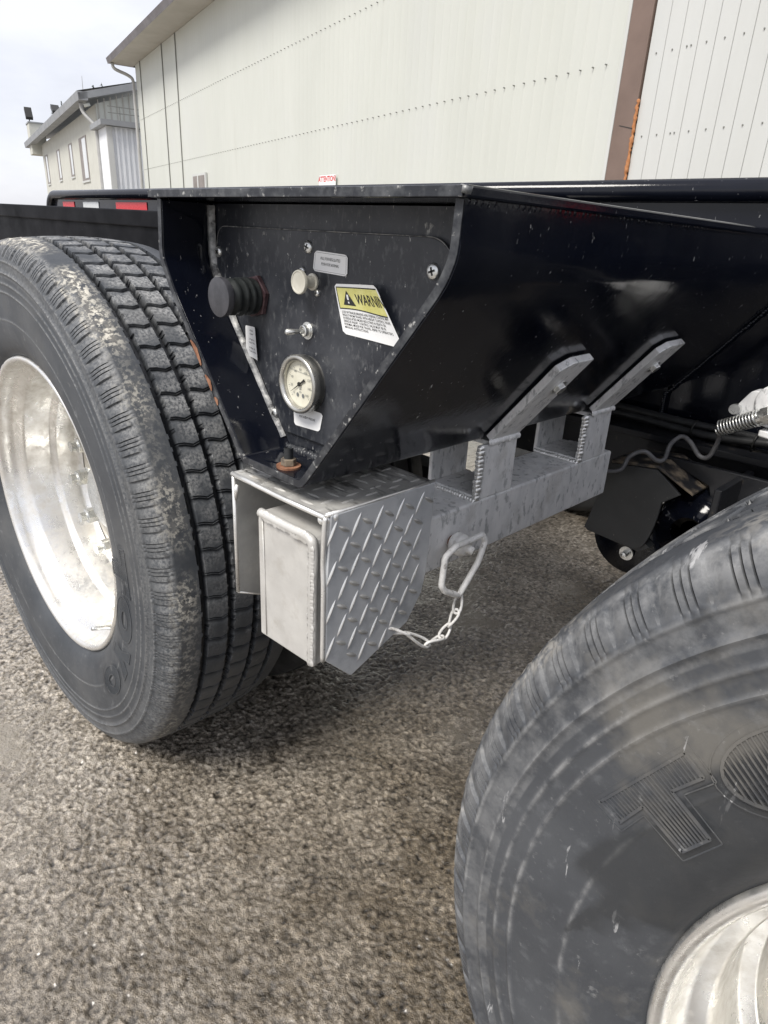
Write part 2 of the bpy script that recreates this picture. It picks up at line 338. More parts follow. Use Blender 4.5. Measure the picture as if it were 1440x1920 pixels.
def stones(x, y, cell, k):
    """height 0..1 of rounded, tilted stones and a tint per stone"""
    cx = np.floor(x/cell).astype(np.int64); cy = np.floor(y/cell).astype(np.int64)
    best = np.full(x.shape, -1.); tint = np.zeros(x.shape)
    for dx in (-1, 0, 1):
        for dy in (-1, 0, 1):
            ix, iy = cx+dx, cy+dy
            px = (ix+hashf(ix, iy, k))*cell; py = (iy+hashf(ix, iy, k+1))*cell
            r = cell*(.45+.5*hashf(ix, iy, k+2)); an = 3.14*hashf(ix, iy, k+3); e = .6+.4*hashf(ix, iy, k+4)
            ux = (x-px)*np.cos(an)+(y-py)*np.sin(an); uy = (-(x-px)*np.sin(an)+(y-py)*np.cos(an))/e
            d = np.sqrt(ux*ux+uy*uy)/r
            tilt = (ux*(hashf(ix, iy, k+5)-.5)+uy*(hashf(ix, iy, k+6)-.5))/r*.9
            h = (.35+.65*hashf(ix, iy, k+7))*(1-np.clip(d, 0, 2)**3.2)+tilt*1.3*(d < 1)
            w = h > best; best = np.where(w, h, best); tint = np.where(w, hashf(ix, iy, k+8), tint)
    return np.clip(best, -.35, 1.3), tint
def ground_low(x, y): return (vnoise(x, y, .16, 40)-.5)*.0060+(vnoise(x+3, y, .05, 41)-.5)*.003+(vnoise(x, y+9, .55, 44)-.5)*.004
xs = axis_grid(-.75, 1.25, .0025, -260, 200, 1.05)
ys = np.concatenate([axis_grid(-.42, .55, .0025, -60, .551, 1.05), np.arange(.5535, 1.75, .0036)]); ys = np.unique(np.round(ys, 6))
s_ = .0036; y_ = ys[-1]; ex = []
while y_ < 260: s_ *= 1.05; y_ += s_; ex.append(y_)
ys = np.concatenate([ys, ex])
X, Y = np.meshgrid(xs, ys, indexing='ij')
h1, t1 = stones(X, Y, .0092, 1); h2, t2 = stones(X+.3, Y+.1, .0058, 20)
dist = np.hypot(X-1.3, Y+.4); fade = np.clip(2.2-dist/2.0, 0, 1)
st = np.maximum(h1, h2*.62-.05); tt = np.where(h1 > h2*.62-.05, t1, t2)
wxp = X+(vnoise(X, Y, .012, 62)-.5)*.010; wyp = Y+(vnoise(X, Y, .012, 63)-.5)*.010
rough_n = vnoise(wxp, wyp, .0084, 64)*.42+vnoise(wxp, wyp, .0050, 65)*.34+vnoise(X, Y, .0028, 66)*.24
st = .38*st+1.5*(rough_n-.28)*.9
wear = np.clip(vnoise(X, Y, .22, 50)*1.6-.2, .35, 1)
Z = ground_low(X, Y)+(st*.0056*wear+(vnoise(X, Y, .0035, 60)-.5)*.0022+(vnoise(X, Y, .008, 61)-.5)*.0022)*fade-.004
mask = vnoise(X, Y, .30, 70)*.30+vnoise(X, Y, .05, 71)*.45+vnoise(X, Y, .02, 72)*.20+.16*np.exp(-((X-.86)**2+(Y+.05)**2)/.03)+.10*(1/(1+np.exp(-(X-.75)*12)))*(Y > -.1)
lev = -.0106+.0096*np.clip(mask, .2, .74); fill = np.clip((lev-Z)/.0009, 0, 1); Z = np.where(Z < lev, lev-(lev-Z)*.30, Z)
far = np.clip((dist-6)/20, 0, 1); Z = Z*(1-far)-.002*far
nx, ny = X.shape
me = bpy.data.meshes.new('ground'); me.vertices.add(nx*ny)
me.vertices.foreach_set('co', np.stack([X.ravel(), Y.ravel(), Z.ravel()], 1).astype(np.float32).ravel())
idx = np.arange(nx*ny).reshape(nx, ny); q = np.stack([idx[:-1, :-1], idx[1:, :-1], idx[1:, 1:], idx[:-1, 1:]], -1).reshape(-1, 4)
me.loops.add(q.size); me.polygons.add(len(q)); me.loops.foreach_set('vertex_index', q.ravel().astype(np.int32))
me.polygons.foreach_set('loop_start', (np.arange(len(q))*4).astype(np.int32))
me.update(calc_edges=True)
for nm, arr in (('stone', np.clip(st*1.15-.02, 0, 1)*fade+.5*(1-fade)), ('tint', tt*fade+.5*(1-fade)), ('fill', fill*fade), ('wet_or_shade', np.clip((X-.12+.35*np.clip(Y, -.3, 1))/.95+(vnoise(X, Y, .35, 75)-.5)*.9+(vnoise(X, Y, .08, 76)-.5)*.5, 0, 1)*fade)):  # last map darkens rightwards and under the trailer: shade painted in with the damp
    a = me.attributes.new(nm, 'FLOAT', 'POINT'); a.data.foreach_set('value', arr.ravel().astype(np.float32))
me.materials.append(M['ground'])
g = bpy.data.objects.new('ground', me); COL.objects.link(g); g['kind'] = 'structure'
# ------------------------------------------------------------------ trailer
T = empty('trailer', (1.0, 1.0, 0), label='black steel trailer frame with dual wheels and an air gauge panel', category='trailer')
def tp(bb, name, m, **k): return bb.make(name, m, T, **k)
# main rail: web, rolled top edge, bottom flange
RY = .93
tp(B().box(-2.34, 3.2, RY, RY+.012, .70, 1.14), 'rail_web', 'paint')
b = B(); path = [(3.2, RY-.004, 1.146), (-2.24, RY-.004, 1.146)]+[(-2.24-.075*math.sin(a), RY-.004, 1.071+.075*math.cos(a)) for a in np.linspace(.15, 1.5, 8)]+[(-2.316, RY-.004, .9)]
b.tube(path, .020, 14); tp(b, 'rail_top_pipe', 'paint', smooth=True)
tp(B().box(-2.3, 3.2, RY-.075, RY+.07, .700, .714), 'rail_bottom_flange', 'frame_dark', bevel=.002)
tp(B().box(-2.3, 3.2, RY-.05, RY+.05, .60, .6985), 'suspension_subframe', 'frame_dark', bevel=.004)
tp(B().box(-2.3, 3.2, RY+.9, RY+.912, .70, 1.15), 'rail_web', 'frame_dark')
tp(B().box(-2.3, 3.2, RY+.88, RY+1.0, 1.151, 1.16), 'rail_top_flange', 'frame_dark')
for x in (-1.6, -.5, .2, 1.7, 2.6): tp(B().box(x, x+.08, RY+.013, RY+.899, .80, 1.0), 'crossmember', 'frame_dark', bevel=.003)
# conspicuity tape on the web
for (x0, x1, c) in ((-2.16, -2.03, 'red'), (-1.93, -1.77, 'silver'), (-1.60, -1.33, 'red'), (-1.10, -.9, 'silver'), (1.42, 1.5, 'red'), (1.52, 1.8, 'silver')):
    tp(B().box(x0, x1, RY-.003, RY-.0005, 1.055, 1.118), 'reflective_tape', c, bevel=.0004)
tp(B().box(-1.80, -1.71, RY-.008, RY-.0005, 1.03, 1.075), 'tape_label', 'white')
for k in range(14):   # weld spatter on the rail
    x = random.uniform(-1.25, -1.2); z = random.uniform(1.04, 1.12); tp(B().lathe([(-.003, .001), (-.0015, .005), (0, .006)], (x, RY-.0005, z), n=8), 'weld_spatter', 'white') if k < 6 else None
# side sheet left of the outrigger, over the rear tyres
tp(B().prism([(-2.25, 1.086), (.545, 1.062), (.545, 1.03), (-2.25, 1.050)], lambda a, c: (a, .30, c), lambda a, c: (a, .90, c)), 'fender_plate', 'shade_paint', bevel=.003)
tp(B().box(-2.25, .56, .306, .314, .84, 1.052), 'fender_skirt', 'shade_paint')
tp(B().box(-1.6, .60, .86, .875, .72, 1.04), 'fender_backing', 'frame_dark')
tp(B().box(-1.35, .56, .58, .60, .96, 1.032), 'fender_rib', 'frame_dark')
# outrigger: trough of folded sheet running in from the side
out = [(.549, 1.069), (.543, 1.006), (.566, .968), (.694, .806), (.704, .796), (.810, .796), (.820, .806), (.976, 1.000), (.984, 1.012), (.992, 1.030), (.994, 1.069)]
th = .0075
def inset(poly, t):
    o = []
    for i in range(len(poly)):
        p = Vector(poly[i]); a = Vector(poly[max(i-1, 0)]); c = Vector(poly[min(i+1, len(poly)-1)])
        d = (c-a).normalized(); n = Vector((-d.y, d.x)); o.append(tuple(p+n*t))
    return o
prof = round_poly(out, [0, .012, .012, .012, .006, .006, .012, .012, .004, .012, 0], 4)
inn = inset(prof, th)
def sheet(name, a, z, m, ya, yb):
    bb = B(); n = z-a; O = prof[a:z]; I = inn[a:z]
    v = [(x, ya, c) for x, c in O]+[(x, ya, c) for x, c in I]+[(x, yb, c) for x, c in O]+[(x, yb, c) for x, c in I]
    f = []
    for i in range(n-1):
        f += [(i, i+1, n+i+1, n+i), (2*n+i, i, i+1, 2*n+i+1)[::1], (n+i, n+i+1, 3*n+i+1, 3*n+i), (2*n+i+1, 2*n+i, 3*n+i, 3*n+i+1)]
    f += [(0, n, 3*n, 2*n), (n-1, 2*n+n-1, 3*n+n-1, 2*n-1)]
    bb.add(v, f); return tp(bb, name, m, bevel=.0012, autosmooth=40)
N = len(prof)
mid = min(range(N), key=lambda i: abs(prof[i][0]-.757) if prof[i][1] < .8 else 9)
sheet('outrigger_shell', 0, N, 'paint', .0, RY-.001)
# worn front lip of the shell (bare primer where paint has gone)
bb = B(); n = N; v = [(x, -.0012, c) for x, c in prof]+[(x, -.0012, c) for x, c in inn]; v2 = [(x, .0002, c) for x, c in prof]+[(x, .0002, c) for x, c in inn]
tp(bb.add(v+v2, [(i, i+1, n+i+1, n+i) for i in range(n-1)]+[(i+1, i, 2*n+i, 2*n+i+1) for i in range(n-1)]+[(n+i, n+i+1, 3*n+i+1, 3*n+i) for i in range(n-1)]), 'outrigger_lip', 'paint_worn')
# flaking rust on the left lip
bb = B()
for (t0, t1_, w) in ((.30, .46, 1), (.52, .62, .8), (.66, .71, .6)):
    P0 = Vector((.5665, .968)); P1 = Vector((.695, .806)); pa = P0.lerp(P1, t0); pb = P0.lerp(P1, t1_)
    k = 9
    pts = []
    for i in range(k+1):
        t = i/k; p = pa.lerp(pb, t); e = .0012+.0045*w*math.sin(math.pi*t)*random.uniform(.7, 1.2); pts.append((p, e))
    v = [(p.x-.0008, -.0022, p.y-.0006) for p, e in pts]+[(p.x+e, -.0022, p.y+e*.7) for p, e in pts]+[(p.x-.0014, .006, p.y-.001) for p, e in pts]
    m_ = k+1
    bb.add(v, [(i, i+1, m_+i+1, m_+i) for i in range(k)]+[(i+1, i, 2*m_+i, 2*m_+i+1) for i in range(k)])
tp(bb, 'rust_patch', 'rust')
# top plate over the outrigger
bb = B().py([(.541, 1.0695), (1.0005, 1.0695), (1.0005, 1.078), (.536, 1.078), (.534, 1.0745)], -.006, RY-.002)
tp(bb, 'top_plate', 'paint', bevel=.0018)
tp(B().box(.540, .997, -.0078, -.0062, 1.070, 1.0775), 'worn_plate_edge', 'paint_worn', bevel=.0004)
bb = B()
tp(bb.beads((.992, .005, 1.067), (.992, .60, 1.067), .0042, .0075, (1, 0, -.6)), 'weld_bead', 'paint', smooth=True)
tp(B().tube([(.9965, -.0035, 1.0725), (.9975, -.0035, 1.0775)], .0045, 8), 'corner_weld', 'scuffed', smooth=True)
# recessed back plate of the outrigger front and left corner bead
PY = .062
tp(B().py([(.556, 1.068), (.551, 1.008), (.572, .972), (.700, .806), (.812, .806), (.966, 1.000), (.986, 1.03), (.986, 1.068)], PY+.004, PY+.010), 'back_plate', 'paint_dusty')
bb = B(); pth = smooth_path([(.5580, PY-.004, 1.066), (.5575, PY-.004, 1.040), (.5580, PY-.004, 1.012), (.5665, PY-.004, .985), (.6, PY-.004, .934), (.645, PY-.004, .876), (.695, PY-.004, .812)], 5)
v = []; f = []
for i, p in enumerate(pth):
    t = (pth[min(i+1, len(pth)-1)]-pth[max(i-1, 0)]).normalized(); s_ = Vector((t.z, 0, -t.x)); s_ = s_ if s_.x > 0 else -s_
    w = .0055*(1+.1*math.sin(i*2.1))
    for (a, h) in ((-1, .006), (-.6, .0), (.5, -.001), (1, .006)): v.append(p+s_*w*a+Vector((0, h, 0)))
for i in range(len(pth)-1):
    for j in range(3): f.append((i*4+j, i*4+j+1, (i+1)*4+j+1, (i+1)*4+j))
tp(bb.add(v, f), 'corner_weld', 'scuffed', smooth=True)
tp(B().beads((.702, PY-.001, .8055), (.805, PY-.001, .8055), .0042, .0035, (0, -1, .9)), 'weld_bead', 'paint_worn', smooth=True)
# control panel
pan = round_poly([(.573, 1.0435), (.928, 1.0435), (.952, 1.000), (.780, .822), (.697, .822), (.565, 1.000)], [.026, .045, .006, .003, .003, .004], 8)
PP = tp(B().py(pan, PY, PY+.0038), 'control_panel', 'paint_dusty', bevel=.0006)
tp(B().tube([(p[0], PY-.0002, p[1]) for p in round_poly([(.5655, 1.012), (.573, 1.0438), (.928, 1.0438), (.949, 1.004)], [0, .026, .045, 0], 10)], .00055, 5, caps=False), 'scuffed_panel_edge', 'scuffed', smooth=True)
def pp(bb, name, m, **k): return bb.make(name, m, PP, **k)
def screw(x, z, r=.0066, m='zinc', y=PY):
    bb = B().lathe([(.0005, r), (-.0012, r*.98), (-.0024, r*.8), (-.0030, r*.45), (-.0032, .0001)], (x, y, z), n=20, caps=False)
    pp(bb, 'screw', m, smooth=True)
    a = random.uniform(0, 3)
    for k in range(2):
        c, s_ = math.cos(a+k*math.pi/2), math.sin(a+k*math.pi/2); l = r*.5; w = r*.12
        pp(B().add([(x+c*l-s_*w, y-.0034, z+s_*l+c*w), (x-c*l-s_*w, y-.0034, z-s_*l+c*w), (x-c*l+s_*w, y-.0034, z-s_*l-c*w), (x+c*l+s_*w, y-.0034, z+s_*l-c*w)], [(0, 1, 2, 3)]), 'screw_slot', 'ink')
for x, z, r in ((.743, 1.028, .0067), (.916, 1.016, .0074), (.5715, 1.015, .0062), (.679, .839, .0066), (.7585, .984, .0038), (.7335, 1.0045, .0042)): screw(x, z, r)
for x, z in ((.632, 1.015), (.700, 1.035), (.665, 1.039), (.740, .848)): pp(B().lathe([(0, .0022), (-.0006, .0018), (-.0008, .0001)], (x, PY, z), n=10, caps=False), 'rivet_mark', 'scuffed', smooth=True)
# rubber boot push valve
BV = tp(B().lathe([(0, .0165), (-.004, .0165), (-.006, .019), (-.009, .0200), (-.0125, .0172), (-.0145, .0208), (-.018, .0208), (-.0215, .0175), (-.0235, .0208), (-.027, .0208), (-.031, .0175), (-.033, .0200), (-.0375, .0200), (-.041, .0170), (-.046, .0165)], (.650, PY, .971), n=48), 'push_valve', 'boot', smooth=True)
B().lathe([(-.043, .019), (-.0445, .0208), (-.0505, .0215), (-.0520, .0211), (-.0524, .0200), (-.0530, .0001)], (.650, PY, .971), n=48, caps=False).make('valve_cap', 'knobface', BV, autosmooth=35)
bb = B(); bb.py([(.650+.0245*math.cos(R(60*k+12)), .971+.0245*math.sin(R(60*k+12))) for k in range(6)], PY-.006, PY-.0005); bb.make('hex_nut', material('anodised_nut', (.05, .025, .03), (.14, .09, .095), 80, rough=(.3, .5), metal=.4), BV, bevel=.0008)
# cream pull knob
KN = tp(B().lathe([(0, .0085), (-.002, .0085), (-.0025, .0062), (-.013, .0062), (-.0145, .0085), (-.0165, .0118), (-.0185, .0122), (-.0200, .0116), (-.0203, .0104), (-.0196, .0098), (-.0196, .0001)], (.751, PY, .9945), n=40, caps=False), 'pull_knob', 'knobcream', autosmooth=40)
# toggle switch
TS = tp(B().lathe([(0, .0092), (-.0015, .0092), (-.0016, .0078), (-.0030, .0078), (-.0032, .0062), (-.0075, .0060), (-.008, .0048), (-.0065, .0035), (-.0065, .0001)], (.743, PY, .944), n=24, caps=False), 'toggle_switch', 'zinc', autosmooth=35)
B().tube([(.743, PY-.006, .944), (.7405, PY-.014, .9435), (.7365, PY-.0235, .943), (.7358, PY-.0255, .943)], [.0022, .0026, .0036, .0020], 14).make('toggle_lever', 'zinc', TS, smooth=True)
# pressure gauge
GX, GZ = .7425, .887
GA = tp(B().lathe([(0, .0305), (-.004, .0305), (-.004, .0318), (-.012, .0322), (-.0145, .0325), (-.0165, .0312), (-.0168, .0285), (-.0150, .0262), (-.012, .0255), (-.010, .0254)], (GX, PY, GZ), n=64, caps=False), 'pressure_gauge', material('gauge_steel', (.46, .455, .42), (.58, .57, .53), 50, rough=(.22, .38), metal=.9, layers=[((.3, .28, .24), 70, .5, .7, .5, I1, .5)]), smooth=True)
def gp(bb, name, m, **k): return bb.make(name, m, GA, **k)
gp(B().lathe([(-.0095, .0258), (-.0100, .0001)], (GX, PY, GZ), n=48, caps=False), 'dial_face', 'dial')
DY = PY-.0104
bb = B()
def quad(bb, cx, cz, ang, l, w0, w1, y):
    c, s_ = math.cos(ang), math.sin(ang)
    bb.add([(cx-s_*w0, y, cz+c*w0), (cx+s_*w0, y, cz-c*w0), (cx+c*l+s_*w1, y, cz+s_*l-c*w1), (cx+c*l-s_*w1, y, cz+s_*l+c*w1)], [(0, 1, 2, 3)])
for k in range(41):
    a = R(225-270*k/40); maj = k % 5 == 0; r0 = .0190 if maj else .0200
    quad(bb, GX+r0*math.cos(a), GZ+r0*math.sin(a), a, .0225-r0-.0008, .00026 if maj else .00013, .00026 if maj else .00013, DY)
gp(bb, 'dial_marks', 'inkgrey', ); bb = B()
for k, s_ in enumerate(('0', '20', '40', '60', '80', '100', '120', '140', '160')):
    a = R(225-270*k/8); v, f = text_geo(s_, .0042); cx, cz = GX+.0158*math.cos(a), GZ+.0158*math.sin(a)
    bb.add([(cx+x, DY, cz+z) for x, z in v], f)
for s_, dz, sz in (('psi', -.0055, .0032), ('kPa', -.009, .003)):
    v, f = text_geo(s_, sz); bb.add([(GX+x, DY, GZ+dz+z) for x, z in v], f)
for dx in (-.0048, .0048): bb.add([(GX+dx+.0021*math.cos(a), DY, GZ-.0125+.0024*math.sin(a)) for a in np.linspace(0, 6.28, 13)[:-1]], [tuple(range(12))])
gp(bb, 'dial_lettering', 'inkgrey')
gp(B().tube([(GX-.0215, DY-.0002, GZ+.0150), (GX+.0215, DY-.0002, GZ+.0115)], .00018, 4), 'liquid_level', 'inkgrey')
bb = B(); a = R(214); quad(bb, GX, GZ, a, .0195, .0008, .00015, DY-.001); quad(bb, GX, GZ, a+math.pi, .0105, .0007, .0016, DY-.001)
bb.lathe([(-.0118, .0026), (-.0128, .0024), (-.0130, .0001)], (GX, PY, GZ), n=14, caps=False); gp(bb, 'needle', 'ink')
# labels stuck to the panel
def label_map(c, bend=lambda u, v: 0):
    c = [Vector(p) for p in c]   # tl tr br bl (x, z)
    def P(u, v, h=0):
        t = c[0].lerp(c[1], u); b_ = c[3].lerp(c[2], u); p = b_.lerp(t, v); return (p.x, PY-.0007-h-bend(u, v), p.y)
    return P
def label(name, P, lines, m='white', rounds=.08, asp=.5):
    W_ = 20; v = []; f = []
    for i in range(W_+1):
        u = i/W_; e = 0
        if u < rounds: e = asp*rounds*(1-math.sqrt(1-(1-u/rounds)**2))
        if u > 1-rounds: e = asp*rounds*(1-math.sqrt(1-(1-(1-u)/rounds)**2))
        for j in range(5): v.append(P(u, e+(1-2*e)*j/4))
    for i in range(W_):
        for j in range(4): f.append((i*5+j, (i+1)*5+j, (i+1)*5+j+1, i*5+j+1))
    o = tp(B().add(v, f), name, m)
    bb = B()
    for (txt, u, vv, size, sx, al) in lines:
        tv, tf = text_geo(txt, 1., al); mw = max(abs(x) for x, _ in tv); k = sx
        bb.add([P(u+x*size*k, vv+z*size, .00025) for x, z in tv], tf)
    if bb.v: bb.make('lettering', 'ink', o)
    return o
P = label_map([(.754, 1.0255), (.8045, 1.0235), (.8045, 1.0035), (.751, 1.0055)])
o = label('instruction_label', P, [('PULL FOR REGULATED', .5, .66, .20, .29, 'CENTER'), ('PUSH FOR NORMAL', .5, .40, .20, .29, 'CENTER')], rounds=.10, asp=1.4)
bb = B()
for (u0, v0, u1, v1) in ((.05, .06, .95, .075), (.05, .92, .95, .935), (.035, .12, .041, .88), (.959, .12, .965, .88)): bb.add([P(u0, v0, .0002), P(u1, v0, .0002), P(u1, v1, .0002), P(u0, v1, .0002)], [(0, 1, 2, 3)])
bb.make('border_line', 'inkgrey', o)
P = label_map([(.7175, .858), (.7705, .858), (.765, .836), (.719, .834)])
label('height_pressure_label', P, [('RIDE HEIGHT PRESSURE', .5, .52, .165, .33, 'CENTER')], rounds=.10, asp=1.2)
P = label_map([(.624, .9355), (.648, .9355), (.652, .897), (.6245, .9005)], lambda u, v: .003*max(0, u-.6)**2*6)
label('lock_label', P, [('1 PULL', .5, .86, .085, 1.5, 'CENTER'), ('Open', .5, .76, .085, 1.5, 'CENTER'), ('2 Push to', .5, .58, .085, 1.5, 'CENTER'), ('Close Valve', .52, .48, .085, 1.3, 'CENTER'), ('3 Wait till', .5, .30, .085, 1.4, 'CENTER'), ('Tank builds', .53, .20, .085, 1.4, 'CENTER')], rounds=.06, asp=1)
curl = lambda u, v: .0125*max(0, u-.30)**1.7*(.35+.9*v)
P = label_map([(.785, .9955), (.853, .9995), (.889, .9455), (.801, .9485)], curl)
wl = label('warning_decal', P, [], rounds=.05, asp=1.0)
wl['label'] = 'peeling yellow and white warning decal with curled right edge'
bb = B(); n_ = 18; v = []; f = []
for i in range(n_+1):
    u = .03+.94*i/n_; wob = .02*math.sin(u*5)
    v += [P(u, .52+wob, .0002), P(u, .93, .0002)]
f = [(2*i, 2*i+2, 2*i+3, 2*i+1) for i in range(n_)]; bb.add(v, f).make('yellow_band', 'yellow', wl)
bb = B()
for (va, vb, w_) in ((.505, .525, 1), (.925, .945, 0)):
    v = []
    for i in range(n_+1):
        u = .03+.94*i/n_; wob = .02*math.sin(u*5)*w_; v += [P(u, va+wob, .0004), P(u, vb+wob, .0004)]
    bb.add(v, [(2*i, 2*i+2, 2*i+3, 2*i+1) for i in range(n_)])
bb.add([P(.03, .51, .0004), P(.042, .51, .0004), P(.042, .94, .0004), P(.03, .94, .0004)], [(0, 1, 2, 3)])
bb.add([P(.13, .60, .0005), P(.37, .60, .0005), P(.235, .88, .0005)], [(0, 1, 2)])
bb.make('warning_print', 'ink', wl)
bb = B(); bb.add([P(.225, .70, .0007), P(.255, .70, .0007), P(.260, .80, .0007), P(.222, .80, .0007)], [(0, 1, 2, 3)]); bb.add([P(.228, .635, .0007), P(.254, .635, .0007), P(.254, .67, .0007), P(.228, .67, .0007)], [(0, 1, 2, 3)])
bb.make('exclamation_mark', 'white', wl)
bb = B(); tv, tf = text_geo('WARNIN', 1., 'LEFT', .012)
bb.add([P(.40+x*.152, .72+z*.26, .0006) for x, z in tv], tf)
for k, ln_ in enumerate(('LOSS OF TRAILER BRAKING AND STEERING CONTROL MAY', 'RESULT FROM TRAVEL WITH HEIGHT CONTROL VALVE', 'IN REGULATED MODE RESULTING IN DEATH OR', 'SERIOUS INJURY. CONTROL VALVE MUST BE IN', 'NORMAL MODE FOR TRAVEL. REFER TO OPERATOR\'S', 'MANUAL INSTRUCTIONS')):
    tv, tf = text_geo(ln_, 1., 'LEFT', .006); w_ = max(x for x, _ in tv); sx = min(.036, .90/w_)
    bb.add([P(.06+x*sx, .455-.060*k+z*.062, .0004) for x, z in tv], tf)
bb.make('lettering', 'ink', wl)
# bolt through the floor of the outrigger
bb = B().lathe([(0, .0135), (.0022, .0135), (.0023, .006)], (.765, .018, .8035), 'z', 28); WB = tp(bb, 'floor_bolt', 'rust', autosmooth=30)
B().add(*[x for x in (lambda q: (q.v, q.f))(B().prism([(.765+.0088*math.cos(R(60*k)), .018+.0088*math.sin(R(60*k))) for k in range(6)], lambda a, c: (a, c, .8058), lambda a, c: (a, c, .8135)))]).make('hex_nut', 'muddy_paint', WB, bevel=.0008)
bb = B()
for k in range(7): bb.lathe([(.8135+.0017*k-.8135, .0046), (.0008+.0017*k, .0054), (.0016+.0017*k, .0046)], (.765, .018, .8135), 'z', 16)
bb.make('thread', 'guard', WB, smooth=True)
bb = B().prism(round_poly([(.727, .013), (.733, .010), (.757, .019), (.750, .024)], .003, 3), lambda a, c: (a, c, .8036), lambda a, c: (a, c, .8046)); tp(bb, 'slot_edge', 'paint')
# ----- load light box of tread plate under the outrigger
bx = [(.0, .603), (.0, .700), (.004, .778), (.166, .779), (.162, .662), (.156, .634), (.133, .600), (.040, .564)]
SH = tp(B().px(bx, .848, .8535), 'tread_plate_side', 'diamond', bevel=.0012)
tp(B().box(.681, .8475, -.003, .168, .7735, .7785), 'tread_plate_top', 'diamond_top', bevel=.0015)
tp(B().px([(.0, .618), (.0, .7725), (.166, .7725), (.166, .64), (.06, .59)], .681, .6855), 'tread_plate_inner_side', 'alu', bevel=.001)
# dented bright front lip of the side plate
lip = smooth_path([(.8508, -.002, .603), (.8508, -.002, .65), (.8505, -.002, .695), (.8480, -.001, .722), (.8500, -.002, .752), (.8505, -.001, .777)], 5)
tp(B().tube(lip, .0030, 8), 'plate_edge', 'bright', smooth=True)
tp(B().tube([(.8505, .0, .7788), (.8505, .04, .7782), (.8515, .08, .7790), (.8505, .12, .7780), (.8505, .166, .7790)], .0026, 8), 'plate_edge', 'bright', smooth=True)
tp(B().tube([(.683, -.002, .7765), (.72, -.003, .7768), (.78, -.003, .7765), (.8505, -.002, .777)], .0030, 8), 'plate_edge', 'bright', smooth=True)
tp(B().tube([(.6835, -.001, .7765), (.6835, -.001, .70), (.6835, -.001, .618)], .0026, 8), 'plate_edge', 'bright', smooth=True)
tp(B().tube([(.6835, -.001, .618), (.6835, .06, .59)], .002, 8), 'plate_edge', 'bright', smooth=True)
def lens(bb, O, U, V, Nn, ang, l=.0105, w=.0024, h=.0016):
    d = U*math.cos(ang)+V*math.sin(ang); e = -U*math.sin(ang)+V*math.cos(ang); v = []; k = 7
    for i in range(k):
        t = i/(k-1)*2-1; ww = w*(1-t*t)**.8+.0001; hh = h*(1-t*t)**.6
        v += [O+d*l*t-e*ww, O+d*l*t-e*ww*.25+Nn*hh, O+d*l*t+e*ww*.25+Nn*hh, O+d*l*t+e*ww]
    f = []
    for i in range(k-1):
        for j in range(3): f.append((i*4+j, (i+1)*4+j, (i+1)*4+j+1, i*4+j+1))
    bb.add(v, f)
def inpoly(x, y, P_):
    c = False
    for i in range(len(P_)):
        (x1, y1), (x2, y2) = P_[i], P_[i-1]
        if (y1 > y) != (y2 > y) and x < (x2-x1)*(y-y1)/(y2-y1)+x1: c = not c
    return c
b1 = B(); b2 = B()
U, V_, Nn = Vector((0, 1, 0)), Vector((0, 0, 1)), Vector((1, 0, 0))
for i in range(-2, 14):
    for j in range(-2, 14):
        y = .006+i*.0335+(j % 2)*.01675; z = .570+j*.0235
        for (oy, oz, a) in ((0, 0, 1.10), (.01675, .0005, -.55)):
            yy, zz = y+oy, z+oz
            if inpoly(yy, zz, [(.006, .61), (.006, .768), (.158, .768), (.154, .665), (.148, .64), (.128, .608), (.042, .575)]):
                main = a > 0
                lens(b1 if main else b2, Vector((.8535, yy, zz)), U, V_, Nn, a, .0150 if main else .0100, .0021 if main else .0027, .0018 if main else .0024)
tag(b1.make('tread_bars', 'bright', SH, smooth=True), kind='stuff'); tag(b2.make('cross_tread_bars', 'alu', SH, smooth=True), kind='stuff')
b1 = B(); U, V_, Nn = Vector((1, 0, 0)), Vector((0, 1, 0)), Vector((0, 0, 1))
for i in range(8):
    for j in range(9):
        x = .69+i*.024+(j % 2)*.012; y = .008+j*.018
        if x < .84 and y < .16: lens(b1, Vector((x, y, .7785)), U, V_, Nn, (.1 if (i+j) % 2 else 1.6), .0105, .0022, .0014)
tag(tp(b1, 'top_tread_bars', 'diamond_top', smooth=True), kind='stuff')
tp(B().beads((.845, -.001, .772), (.852, .01, .776), .005, .004, (1, -1, .5)), 'weld_bead', 'bright', smooth=True)
tp(B().tube([(.694, -.003, .766), (.6925, -.004, .757), (.689, -.003, .745)], [.0022, .003, .001], 8), 'weld_drip', 'bright', smooth=True)
# aluminium lamp housing
LB = tp(B().prism(round_poly([(.735, .583), (.838, .588), (.838, .750), (.735, .750)], [.004, .006, .014, .014], 5), lambda a, c: (a, -.004, c), lambda a, c: (a, .140, c)), 'lamp_housing', 'alu_cast', bevel=.0055)
LB.modifiers['bevel'].segments = 3
tp(B().tube(smooth_path([(.742, -.0045, .7475), (.79, -.0045, .7475), (.827, -.0045, .7475), (.8355, -.0045, .738), (.8355, -.0045, .69), (.8355, -.0045, .64), (.8355, -.0045, .592)], 6), .0055, 10), 'housing_weld', 'alu_cast', smooth=True)
wb = B()
for pa, pb in (((.748, -.009, .7475), (.827, -.009, .7475)), ((.8355, -.009, .738), (.8355, -.009, .596))): wb.beads(pa, pb, .0062, .0040, (0, -1, .25), .95)
for i_, q_ in enumerate(wb.v): wb.v[i_] = (q_[0], max(q_[1]+.0012, -.0094), q_[2])
tp(wb, 'housing_weld_ripple', 'alu_cast', smooth=True)
tp(B().tube([(.7465, -.0055, .742), (.7475, -.0045, .66), (.7485, -.0045, .588)], .0009, 6), 'housing_seam', 'alu_cast', smooth=True)
